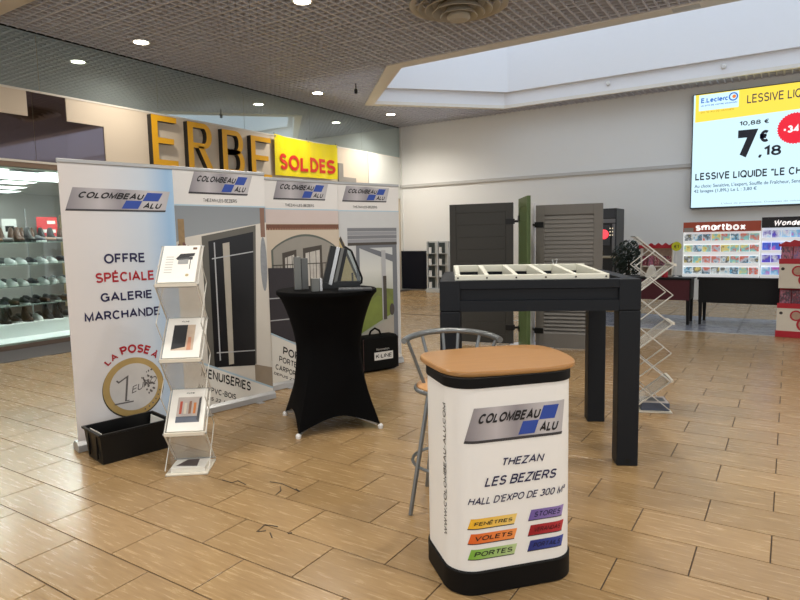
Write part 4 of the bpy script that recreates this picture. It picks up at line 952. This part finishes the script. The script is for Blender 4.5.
# ================================================================== BAR STOOL
sx, sy = -1.545, 2.915
st = T('bar_stool', 'grey metal bar stool with curved backrest behind the counter', 'stool', (sx, sy, 0), radians(29.5))
TUBE = M('stool_grey_metal', (124, 128, 130), .28, .6, noise=.04)
arcp = []
for i in range(17):
    a = radians(12+156*i/16); arcp.append((.262*cos(a), -.16+.36*sin(a), .945+.012*sin(a)))
MB().tube(arcp, .0165, 12).build('back_rail', TUBE, st, smooth=True)
for i in (1, 4, 7, 9, 12, 15):
    p = Vector(arcp[i]); q = Vector((p.x*.62, (p.y+.0)*.62, .69)); MB().tube([p, q], .0095, 8).build('spindle', TUBE, st, smooth=True)
MB().lathe([(0, .665), (.185, .665), (.195, .675), (.195, .69), (.18, .7), (0, .7)], 32).build('seat', M('seat_wood', (188, 140, 92), .4, noise=.15, nscale=10), st, smooth=True)
MB().tube([(.2*cos(2*pi*i/32), .2*sin(2*pi*i/32), .672) for i in range(32)], .012, 8, True).build('seat_ring', TUBE, st, smooth=True)
for a in (238, 328, 58, 148):
    a = radians(a-29.5+4); MB().tube([(.15*cos(a), .15*sin(a), .67), (.28*cos(a), .28*sin(a), .004)], .0125, 10).build('leg', TUBE, st, smooth=True)
MB().tube([(.225*cos(2*pi*i/32), .225*sin(2*pi*i/32), .26) for i in range(32)], .009, 8, True).build('foot_ring', TUBE, st, smooth=True)

# ================================================================== PERGOLA MODEL
PA = radians(26.5); PW, PD, LT, PH = 1.265, 1.08, .134, 1.213
pfr = Vector((-.772, 4.0)); ux = Vector((cos(PA), sin(PA))); uy = Vector((-sin(PA), cos(PA)))
org = pfr-ux*PW
pg = T('pergola_model', 'anthracite aluminium pergola display model on four square legs', 'pergola', (org.x, org.y, 0), PA)
for x in (0, PW-LT):
    for y in (0, PD-LT): box('leg', ANTH, pg, x, x+LT, y, y+LT, 0, PH-.20, bevel=.006)
for x in (0, PW-LT):
    for y in (0, PD-LT): box('corner_block', ANTH, pg, x, x+LT, y, y+LT, PH-.198, PH, bevel=.005)
def beam(x0, x1, y0, y1, front):
    box('beam', ANTH, pg, x0, x1, y0, y1, PH-.2, PH-.155, bevel=.003) 
def facebeam(y, sgn):
    # stepped front profile: upper lip, recessed channel, lower face
    prof = [(0, PH), (0, PH-.052), (.022, PH-.058), (.022, PH-.125), (.002, PH-.13), (.002, PH-.20), (LT*.7, PH-.20), (LT*.7, PH)]
    pr = [(y+sgn*a, b) for a, b in prof]
    MB().prism([(LT, a, b) for a, b in pr], [(PW-LT, a, b) for a, b in pr]).build('beam', ANTH, pg)
facebeam(.0, 1); facebeam(PD, -1)
for x, sgn in ((0, 1), (PW, -1)):
    pr = [(x+sgn*a, b) for a, b in [(0, PH), (0, PH-.2), (LT*.7, PH-.2), (LT*.7, PH)]]
    MB().prism([(a, LT, b) for a, b in pr], [(a, PD-LT, b) for a, b in pr]).build('beam', ANTH, pg)
for y in (.3, .52, .74): box('roof_blade', ANTH, pg, LT*.7, PW-LT*.7, y, y+.19, PH-.14, PH-.12)
MB().tube([(PW-LT/2, -.001, .035), (PW-LT/2, -.0015, .035)], .017, 12).build('drain_hole', BLACK, pg)
# five white frames standing on top
WF = M('white_lacquer_frame', (222, 222, 208), .4, noise=.03)
x0, x1, ya, yb, zf, zb = .10, 1.075, .03, .66, PH, PH+.015
wfo = T('white_frame_sample', 'white slatted frame sample with five openings lying on the pergola', 'frame sample', (org.x, org.y, PH+.001), PA)
box('front_rail', WF, wfo, x0, x1, ya, ya+.035, 0, .034, bevel=.003); box('back_rail', WF, wfo, x0-.02, x1-.04, yb-.03, yb, .02, .07, bevel=.003)
for i in range(6):
    xx = x0+.02+(x1-x0-.04)*i/5; xb_ = x0+(x1-x0-.08)*i/5
    mb = MB(); mb.prism([(xx-.014, ya+.03, 0), (xx+.014, ya+.03, 0), (xx+.014, ya+.03, .036), (xx-.014, ya+.03, .036)], [(xb_-.018, yb-.02, 0), (xb_+.018, yb-.02, 0), (xb_+.018, yb-.02, .07), (xb_-.018, yb-.02, .07)]); mb.build('cross_bar', WF, wfo, bevel=.003)
    MB().tube([(xx, ya-.002, .016), (xx, ya-.004, .016)], .006, 8).build('screw', BLACK, wfo)
MB().tube([(x1-.26, yb-.01, .07), (x1-.27, yb-.01, .105), (x1-.235, yb-.01, .105), (x1-.24, yb-.01, .07)], .004, 6).build('lifting_ring', ALU, wfo)

# ================================================================== SHUTTER DISPLAY
sp_ = T('shutter_display', 'display post with three hinged shutter panels behind the pergola', 'shutter display', (-2.89, 7.77, 0), 0)
DSH = M('shutter_dark_bronze', (50, 49, 46), .5, noise=.04); GSH = M('shutter_green', (80, 100, 58), .5, noise=.05); LSH = M('shutter_grey', (108, 105, 101), .5, noise=.04)
BLKM = M('hinge_black', (14, 14, 15), .4, .3, noise=.05)
def shutter_panel(ang, w_, h_, z_, mt, kind, org_=(0, 0), off=0.):
    R = Matrix.Translation((org_[0], org_[1], 0)) @ Matrix.Rotation(ang, 4, 'Z')
    def bx(name, x0, x1, y0, y1, z0, z1, m_, par, bevel=.003):
        o = MB().box(x0, x1, y0, y1, z0, z1).build(name, m_, par, bevel=bevel); return o
    if kind == 'board':
        base = bx('shutter', off, off+w_, -.016, .016, z_, z_+h_, mt, sp_)
        base.matrix_local = R
        for a in (off, off+w_-.09): bx('stile', a, a+.09, -.022, .022, z_, z_+h_, mt, base)
        for a in (z_, z_+h_-.12): bx('rail', off+.09, off+w_-.09, -.022, .022, a, a+.12, mt, base)
        nb = 10; hb = (h_-.24)/nb
        for i in range(nb): bx('board', off+.1, off+w_-.1, -.0205, .0205, z_+.12+i*hb+.002, z_+.12+(i+1)*hb-.002, mt, base)
    else:
        base = bx('shutter', off, off+.11, -.02, .02, z_, z_+h_, mt, sp_); base.matrix_local = R
        bx('stile', off+w_-.11, off+w_, -.02, .02, z_, z_+h_, mt, base)
        for a, b in ((z_, .18), (z_+h_*.5-.05, .1), (z_+h_-.13, .13)): bx('rail', off+.11, off+w_-.11, -.02, .02, a, a+b, mt, base)
        for lo, hi in ((z_+.18, z_+h_*.5-.05), (z_+h_*.5+.05, z_+h_-.13)):
            nn = 14; st_ = (hi-lo)/nn
            for i in range(nn):
                zc = lo+(i+.5)*st_; q = Matrix.Translation((0, 0, zc)) @ Matrix.Rotation(radians(-38 if zc < z_+h_*.5 else -14), 4, 'X')
                MB().box(off+.11, off+w_-.11, -.005, .005, -.032, .032, q).build('slat', mt, base)
    for z in (z_+.22, z_+h_-.25):
        for sy_ in (-1, 1): bx('hinge', -.015, .1, sy_*.026-.004, sy_*.026+.004, z-.035, z+.035, BLKM, base, .001)
        MB().bar((org_[0], org_[1], z), (0, 0, z), .02, .03).build('arm', BLKM, sp_)
MB().tube([(0, 0, .02), (0, 0, 1.92)], .042, 16).build('post', M('post_white', (226, 224, 226), .35, noise=.02), sp_, smooth=True)
MB().lathe([(.3, 0), (.3, .012), (.05, .03), (.04, .03)], 32).build('base_plate', M('post_white'), sp_, smooth=True)
shutter_panel(radians(190.6), .88, 1.90, .035, DSH, 'board', (-.23, -.09))
shutter_panel(radians(-60), .70, 1.93, .04, GSH, 'board', (-.11, -.15))
shutter_panel(radians(11.7), .83, 1.86, .02, LSH, 'louvre', (.09, -.10))

# ================================================================== FAR END: WALL SCREEN
scn = T('advert_screen', 'large lit advertising screen showing a detergent offer on the rear wall', 'screen', (0, 14.6, 0))
SX0, SX1, SZ0, SZ1 = -1.84, 2.35, 2.015, 4.38
box('housing', M('screen_housing', (46, 46, 50), .4, noise=.05), scn, SX0-.02, SX1+.02, .002, .149, SZ0-.03, SZ1+.02, bevel=.005)
ES = .88
def EM(name, col=(200, 232, 244), s=ES):
    m_ = M('screen_'+name, col, .4, emit=s); m_.node_tree.nodes['Principled BSDF'].inputs['Base Color'].default_value = (.01, .01, .012, 1); return m_
f = flat(.0, .003)
rect(f, SX0, SZ0, SX1, SZ1, EM('pale', (200, 232, 244)), scn, 'display_face', 0)
poly(f, [(SX0, 3.81), (SX1, 3.93), (SX1, SZ1), (SX0, SZ1)], EM('yellow', (240, 214, 70)), scn, 'yellow_band', 1)
rect(f, SX0, 3.81, SX0+.035, SZ1, EM('pale'), scn, 'display_edge', 2)
rect(f, -1.74, 4.04, -1.0, 4.365, EM('pale'), scn, 'logo_field', 2)
SBL = EM('blue', (20, 96, 190)); SNV = EM('navy', (12, 14, 34), .3)
text(f, 'E.Leclerc', -1.70, 4.20, -1.20, 4.30, SBL, scn, 3, bold=.03)
disc(f, -1.10, 4.26, .085, .085, SBL, scn, 'logo_ring', 3); disc(f, -1.10, 4.26, .06, .06, EM('pale'), scn, 'logo_ring', 4); disc(f, -1.085, 4.26, .035, .035, EM('orange', (224, 120, 40)), scn, 'logo_dot', 5)
text(f, 'LE SITE DE VOTRE MAGASIN', -1.70, 4.125, -1.03, 4.16, SBL, scn, 3, bold=.03)
text(f, 'DU 10 AU 20 JANVIER', -1.70, 4.03-.045, -1.08, 4.03, EM('ochre', (190, 150, 40)), scn, 3)
text(f, 'LESSIVE LIQUIDE', -.85, 4.07, .44, 4.26, EM('violet', (70, 36, 92), .4), scn, 3, bold=.0)
text(f, '10,88 €', -.97, 3.635, -.45, 3.745, SNV, scn, 3)
text(f, '7', -.99, 3.0, -.63, 3.56, SNV, scn, 3, bold=.05)
text(f, '€', -.60, 3.28, -.45, 3.52, SNV, scn, 3, bold=.04)
text(f, ',18', -.62, 2.97, -.22, 3.22, SNV, scn, 3, bold=.02)
pts = []
for i in range(72): rr_ = .31 if i % 2 else .29; pts.append((.0+rr_*cos(2*pi*i/72), 3.50+rr_*sin(2*pi*i/72)))
poly(f, pts, EM('red', (222, 16, 44)), scn, 'discount_badge', 3)
text(f, '-34%', -.19, 3.42, .2, 3.58, EM('white', (250, 240, 244)), scn, 4, bold=.05)
text(f, 'LESSIVE LIQUIDE "LE CHAT"', -1.77, 2.575, .44, 2.765, SNV, scn, 3, bold=.02)
SGR = EM('grey', (84, 104, 128), .7)
text(f, "Au choix: Sensitive, L'expert, Souffle de Fraîcheur, Sensation", -1.78, 2.41, .30, 2.505, SGR, scn, 3)
text(f, '42 lavages (1,89L) Le L : 3,80 €', -1.79, 2.31, -.62, 2.40, SGR, scn, 3)
text(f, 'L\'abus de promotions. Dosettes de vaisselle pression, offre', -1.26, 2.055, .75, 2.10, EM('palegrey', (150, 168, 184)), scn, 3)

# ================================================================== FAR END: TABLES AND DISPLAYS
def plain_table(name, label, x0, x1, y0, y1, top, skirt, panel, legs):
    t = T(name, label, 'table', (x0, y0, 0)); W_, D_ = x1-x0, y1-y0
    TB = M('table_black', (7, 7, 10), .45, spec=.3, noise=.1)
    box('table_top', TB, t, 0, W_, 0, D_, top-.035, top, bevel=.004)
    box('front_panel', panel, t, .03, W_-.03, .02, .04, skirt, top-.035)
    for x in (.02, W_-.06): box('side_panel', TB, t, x, x+.03, .04, D_-.04, skirt, top-.035)
    for (x, y) in legs:
        x = x if x >= 0 else W_+x; y = y if y >= 0 else D_+y
        MB().loft([[(x-.02, y-.02, 0), (x+.02, y-.02, 0), (x+.02, y+.02, 0), (x-.02, y+.02, 0)], [(x-.034, y-.034, top-.035), (x+.034, y-.034, top-.035), (x+.034, y+.034, top-.035), (x-.034, y+.034, top-.035)]]).build('leg', TB, t)
    box('back_rail', TB, t, .03, W_-.03, D_-.06, D_-.04, top-.12, top-.035)
    return t
plain_table('draped_table', 'black table with dark red front panel under the flower display', -2.42, -1.30, 10.62, 11.25, .764, .40, M('dark_red_panel', (74, 16, 30), .6, noise=.08), ((.06, .08), (-.05, .08), (.06, -.08), (-.06, -.08)))
plain_table('black_table', 'long black table carrying the two lit gift box displays', -1.24, .62, 10.80, 11.45, .765, .36, M('table_black'), ((.05, .08), (-.06, .08), (.06, -.08), (-.06, -.08)))
# gift box displays
GB = cover_mat('photo_covers_bright', [(60, 150, 190), (220, 226, 226), (70, 80, 90), (226, 206, 120), (120, 196, 200), (208, 96, 70), (180, 200, 216), (60, 70, 80)], 1.3, .25)
GB2 = cover_mat('photo_covers_violet', [(96, 60, 190), (60, 110, 220), (210, 90, 190), (120, 190, 230), (220, 226, 240), (80, 60, 180)], 1.3, .25)
LITW = M('backlit_white', (240, 244, 246), .5, emit=.28)
bxm = {}
def gift_me(mt, w_, h_):
    if mt.name not in bxm: bxm[mt.name] = MB().box(-w_/2, w_/2, -.02, .02, 0, h_).mesh('gift_box', mt)
    return bxm[mt.name]
def gift_display(name, label, x0, x1, y, hcol, txt, tcol, rows_, cols, mt, dname, top, shear=0):
    W_ = x1-x0; t = T(name, label, 'display', (x0, y, .766))
    box('back_board', LITW, t, 0, W_, .1, .13, 0, top-.16); box('side', LITW, t, -.012, 0, 0, .13, 0, top-.16); box('side', LITW, t, W_, W_+.012, 0, .13, 0, top-.16)
    box('header', M('header_%d_%d' % hcol[:2], hcol, .45, noise=.04), t, -.012, W_+.012, -.01, .13, top-.16, top)
    text(flat(-.0105), txt, W_*.16, top-.14, W_*.16+W_*.66, top-.035, M('header_text', tcol, .4, emit=.5), t, 2, bold=.035, shear=shear)
    if cols > 7: rect(flat(-.0105), .0, top-.16, W_*.13, top-.09, M('sticker_grey', (168, 164, 160), .5, noise=.05), t, 'sticker', 1)
    rh = (top-.17)/rows_
    for r in range(rows_):
        z = r*rh; box('shelf', LITW, t, 0, W_, .0, .1, z+.012, z+.03); box('price_strip', LITW, t, 0, W_, -.008, .0, z+.0, z+.05)
        for c in range(cols):
            me = gift_me(mt, W_/cols*.93, rh*.70)
            o = link_mesh('gift_box', me, None, (x0+W_*(c+.5)/cols, y+.045, .766+z+.0305))
            tag(o, '%s photo-covered gift box from the left, %s shelf of the %s display' % (ORD[c], ['bottom', 'second lowest', 'second highest', 'top'][r], dname), 'gift box', 'gift boxes on shelf %d of the %s display' % (r+1, dname))
gift_display('gift_display', 'lit gift box display with brick-red header', -1.47, -.40, 10.95, (190, 84, 58), 'smartbox', (250, 246, 244), 4, 8, GB, 'brick-red', .885)
gift_display('gift_display', 'lit gift box display with black script header', -.365, .5, 10.94, (14, 12, 20), 'Wonderbox', (246, 246, 250), 4, 7, GB2, 'black-headed', .93, .2)
# children's toy display tower
tw = T('toy_display', 'red and white cardboard toy display tower at the picture edge', 'display', (-.13, 9.98, 0), radians(-4))
REDC = M('card_red', (176, 24, 44), .45, noise=.06); CRC = M('card_cream', (216, 210, 198), .5, noise=.04); WN = cover_mat('toy_pack_print', [(90, 80, 96), (200, 120, 140), (70, 110, 170), (210, 200, 190), (150, 60, 80), (60, 60, 70)], 5)
box('base', REDC, tw, 0, .62, 0, .42, 0, .09, bevel=.004); box('lower_body', CRC, tw, .01, .61, .01, .41, .09, .41); box('upper_body', CRC, tw, .015, .605, .01, .41, .69, 1.03)
for z0_, z1_ in ((.41, .69), (1.03, 1.29)):
    box('tray_back', REDC, tw, .015, .605, .25, .41, z0_, z1_); box('tray_floor', CRC, tw, .01, .61, .01, .25, z0_, z0_+.02); box('tray_edge', REDC, tw, .01, .61, .004, .012, z0_, z0_+.07)
    for i in range(4):
        o = link_mesh('toy_pack', gift_me(WN, .13, .22), None); o.matrix_world = Matrix.Translation((-.13, 9.98, 0)) @ Matrix.Rotation(radians(-4), 4, 'Z') @ Matrix.Translation((.095+i*.14, .14, z0_+.021))
        tag(o, '%s boxed toy from the left in the %s tray of the red-white tower' % (ORD[i], 'lower' if z0_ < .8 else 'upper'), 'toy', 'toys in the %s tray of the tower' % ('lower' if z0_ < .8 else 'upper'))
pts = [(0.0, 1.27), (.62, 1.27)]+[(.62-.62*i/24, 1.31+.05*sin(pi*i/24)+.012*sin(i*1.57)) for i in range(25)]
MB().prism([(a, .02, b) for a, b in pts], [(a, .05, b) for a, b in pts]).build('scalloped_crest', REDC, tw)
f = flat(.0085)
for zc in (.31, .93):
    for cxx, czz, r_ in ((.24, zc, .075), (.34, zc-.12, .095), (.52, zc-.05, .06)):
        disc(f, cxx, czz, r_, r_, REDC, tw, 'printed_ring', 1); disc(f, cxx, czz, r_*.72, r_*.72, M('printed_toy_face', (176, 146, 128), .5, noise=.3, nscale=20), tw, 'printed_picture', 2)
    disc(f, .06, zc+.03, .022, .022, M('printed_dot_dark', (60, 52, 52), .5, noise=.1), tw, 'printed_dot', 1, 12)

# flower and gift stand on the draped table
fl = T('gift_stand', 'small open gift stand with scalloped red header on the draped table', 'display', (-2.12, 10.85, 0.766))
box('back_board', M('gift_print', (170, 150, 130), .5, noise=.5, nscale=14), fl, 0, .50, .15, .17, 0, .48); box('side', CRC, fl, 0, .015, 0, .17, 0, .48); box('side', CRC, fl, .485, .5, 0, .17, 0, .48)
box('shelf', CRC, fl, .015, .485, 0, .15, .16, .175); box('base', CRC, fl, 0, .5, -.01, .17, 0, .02)
pts = [(-.03, .47), (.53, .47)]+[(.53-.56*i/24, .54+.02*sin(i*1.3)) for i in range(25)]
MB().prism([(a, -.005, b) for a, b in pts], [(a, .02, b) for a, b in pts]).build('scalloped_header', REDC, fl)
for i in range(5):
    o = link_mesh('small_pack', gift_me(WN, .13, .26), None, (-2.12+.06+i*.095, 10.93, 0.766+.176)); o.scale = (.62, 1, .75)
    tag(o, '%s small colourful pack from the left on the scalloped gift stand' % ORD[i], 'pack', 'packs on the gift stand')
o = MB().loft([[(-.1, -.04, 0), (.1, -.04, 0), (.1, .04, 0), (-.1, .04, 0)], [(-.05, -.025, .15), (.05, -.025, .15), (.05, .025, .15), (-.05, .025, .15)], [(-.02, -.006, .2), (.02, -.006, .2), (.02, .006, .2), (-.02, .006, .2)]]).build('paper_bag', M('paper_white'))
o.location = (-1.92, 10.74, 0.7655); tag(o, 'white tapered paper bag in front of the gift stand', 'bag')
o = MB().lathe([(0, 0), (.05, .0), (.055, .05), (.05, .09), (0, .1)], 18).build('round_tin', REDC, smooth=True); o.location = (-1.72, 10.74, 0.7655); tag(o, 'small round red tin beside the white paper bag', 'tin')
o = T('price_badge', 'round yellow price badge on a stick beside the gift stand', 'sign', (-1.56, 10.83, 0.7655))
MB().tube([(0, 0, .0), (0, 0, .5)], .006, 8).build('stick', WHITE, o); MB().lathe([(.04, 0), (.04, .01), (0, .012)], 16).build('foot', WHITE, o)
MB().lathe([(0, -.006), (.075, -.006), (.075, .006), (0, .006)], 28).build('badge', M('badge_yellow', (214, 220, 40), .45, noise=.05), o).matrix_local = Matrix.Translation((0, -.012, .5)) @ Matrix.Rotation(pi/2, 4, 'X')
text(flat(-.019), '€1', -.035, .47, .035, .53, M('badge_ink', (120, 124, 40), .5, noise=.05), o, 1)
# potted bush
pl = T('potted_plant', 'dense dark green potted bush standing by the vending machine', 'plant', (-2.52, 11.8, 0))
MB().lathe([(.16, 0), (.2, .02), (.24, .5), (.26, .52), (.23, .52), (.2, .46), (0, .46)], 24).build('pot', M('pot_black', (26, 26, 28), .5, noise=.1), pl, smooth=True)
MB().tube([(0, 0, .45), (.01, .01, .8), (0, 0, 1.1)], [.03, .02, .01], 8).build('stem', M('stem_brown', (70, 54, 38), .8, noise=.2), pl)
mb = MB()
for i in range(900):
    u = random.uniform(-1, 1); a = random.uniform(0, 2*pi); r_ = random.random()**.4; c_ = Vector((.31*r_*sqrt(1-u*u)*cos(a), .31*r_*sqrt(1-u*u)*sin(a), 1.03+.34*r_*u))
    n_ = Vector((random.gauss(0, 1), random.gauss(0, 1), random.gauss(.6, 1))).normalized(); s_ = n_.orthogonal().normalized(); v_ = n_.cross(s_); L_ = random.uniform(.03, .055)
    mb.add([c_-s_*L_, c_+v_*L_*.4+n_*.006, c_+s_*L_, c_-v_*L_*.4+n_*.006], [(0, 1, 2, 3)])
mb.build('foliage', M('leaf_dark_green', (30, 44, 30), .5, noise=.4, nscale=12), pl, fix=False, kind='stuff')
# vending machine behind the louvred shutter
vm = T('vending_machine', 'black vending machine with a round red light against the rear wall', 'vending machine', (-3.68, 13.1, 0))
VB = M('vending_black', (9, 9, 10), .4, noise=.1)
box('cabinet', VB, vm, 0, .62, .05, .75, .05, 2.02, bevel=.01); box('plinth', M('vending_grey', (120, 120, 122), .4, .3, noise=.05), vm, .03, .59, .06, .7, 0, .05)
box('top_grille', M('vending_grey'), vm, .02, .6, .02, .05, 1.72, 1.80); box('top_panel', M('vending_dark', (52, 52, 56), .35, noise=.2, nscale=20), vm, .02, .6, .035, .05, 1.82, 2.0)
box('front_panel', M('vending_front', (24, 22, 26), .25, noise=.3, nscale=14), vm, .05, .5, .03, .05, 1.25, 1.68); box('side_strip', M('vending_grey'), vm, .54, .6, .03, .05, 1.1, 1.7)
for i in range(3):
    for j in range(2): box('button', M('button_lit', (236, 220, 190), .4, emit=.5), vm, .49+.05*j, .51+.05*j, .02, .032, 1.45+.07*i, 1.475+.07*i)
MB().lathe([(0, -.03), (.08, -.03), (.1, 0), (0, 0)], 24).build('red_light', M('red_lamp', (240, 60, 70), .3, emit=1.2), vm).matrix_local = Matrix.Translation((.37, .03, 1.48)) @ Matrix.Rotation(-pi/2, 4, 'X')
box('counter_ledge', M('ledge_beige', (176, 164, 140), .4, noise=.05), vm, -.02, .66, -.2, .05, .99, 1.03, bevel=.005); box('lower_cabinet', VB, vm, .02, .6, -.15, .05, .04, .99)

# leaflet rack by the rear wall
lr = T('leaflet_rack', 'tall grey leaflet rack with two columns of dark pockets at the rear wall', 'rack', (-8.28, 14.25, 0), radians(8))
RG = M('rack_grey', (186, 188, 186), .45, noise=.04)
box('back_panel', RG, lr, 0, .62, .1, .13, .02, 1.38); box('base', RG, lr, -.01, .63, -.05, .2, 0, .1, bevel=.006)
for x in (0, .295, .59): box('upright', RG, lr, x, x+.03, 0, .1, .1, 1.38)
rm = {}
for c in range(2):
    for r in range(4):
        x = .03+.295*c; z = .12+.315*r
        box('shelf', RG, lr, x, x+.265, 0, .1, z-.012, z); box('pocket_back', M('rack_dark', (52, 60, 58), .5, noise=.15), lr, x+.01, x+.17, .085, .1, z, z+.28)
        o = MB().box(x+.02, x+.10, .02, .05, z+.0005, z+.16).build('leaflet_pack', M('leaflet_white', (214, 214, 212), .5, noise=.05)); o.matrix_world = Matrix.Translation((-8.28, 14.25, 0)) @ Matrix.Rotation(radians(8), 4, 'Z')
        tag(o, 'white leaflet pack on level %s of the %s column of the grey rack' % (['one', 'two', 'three', 'four'][r], ['outer', 'inner'][c]), 'leaflets', 'leaflet packs in the grey rack')
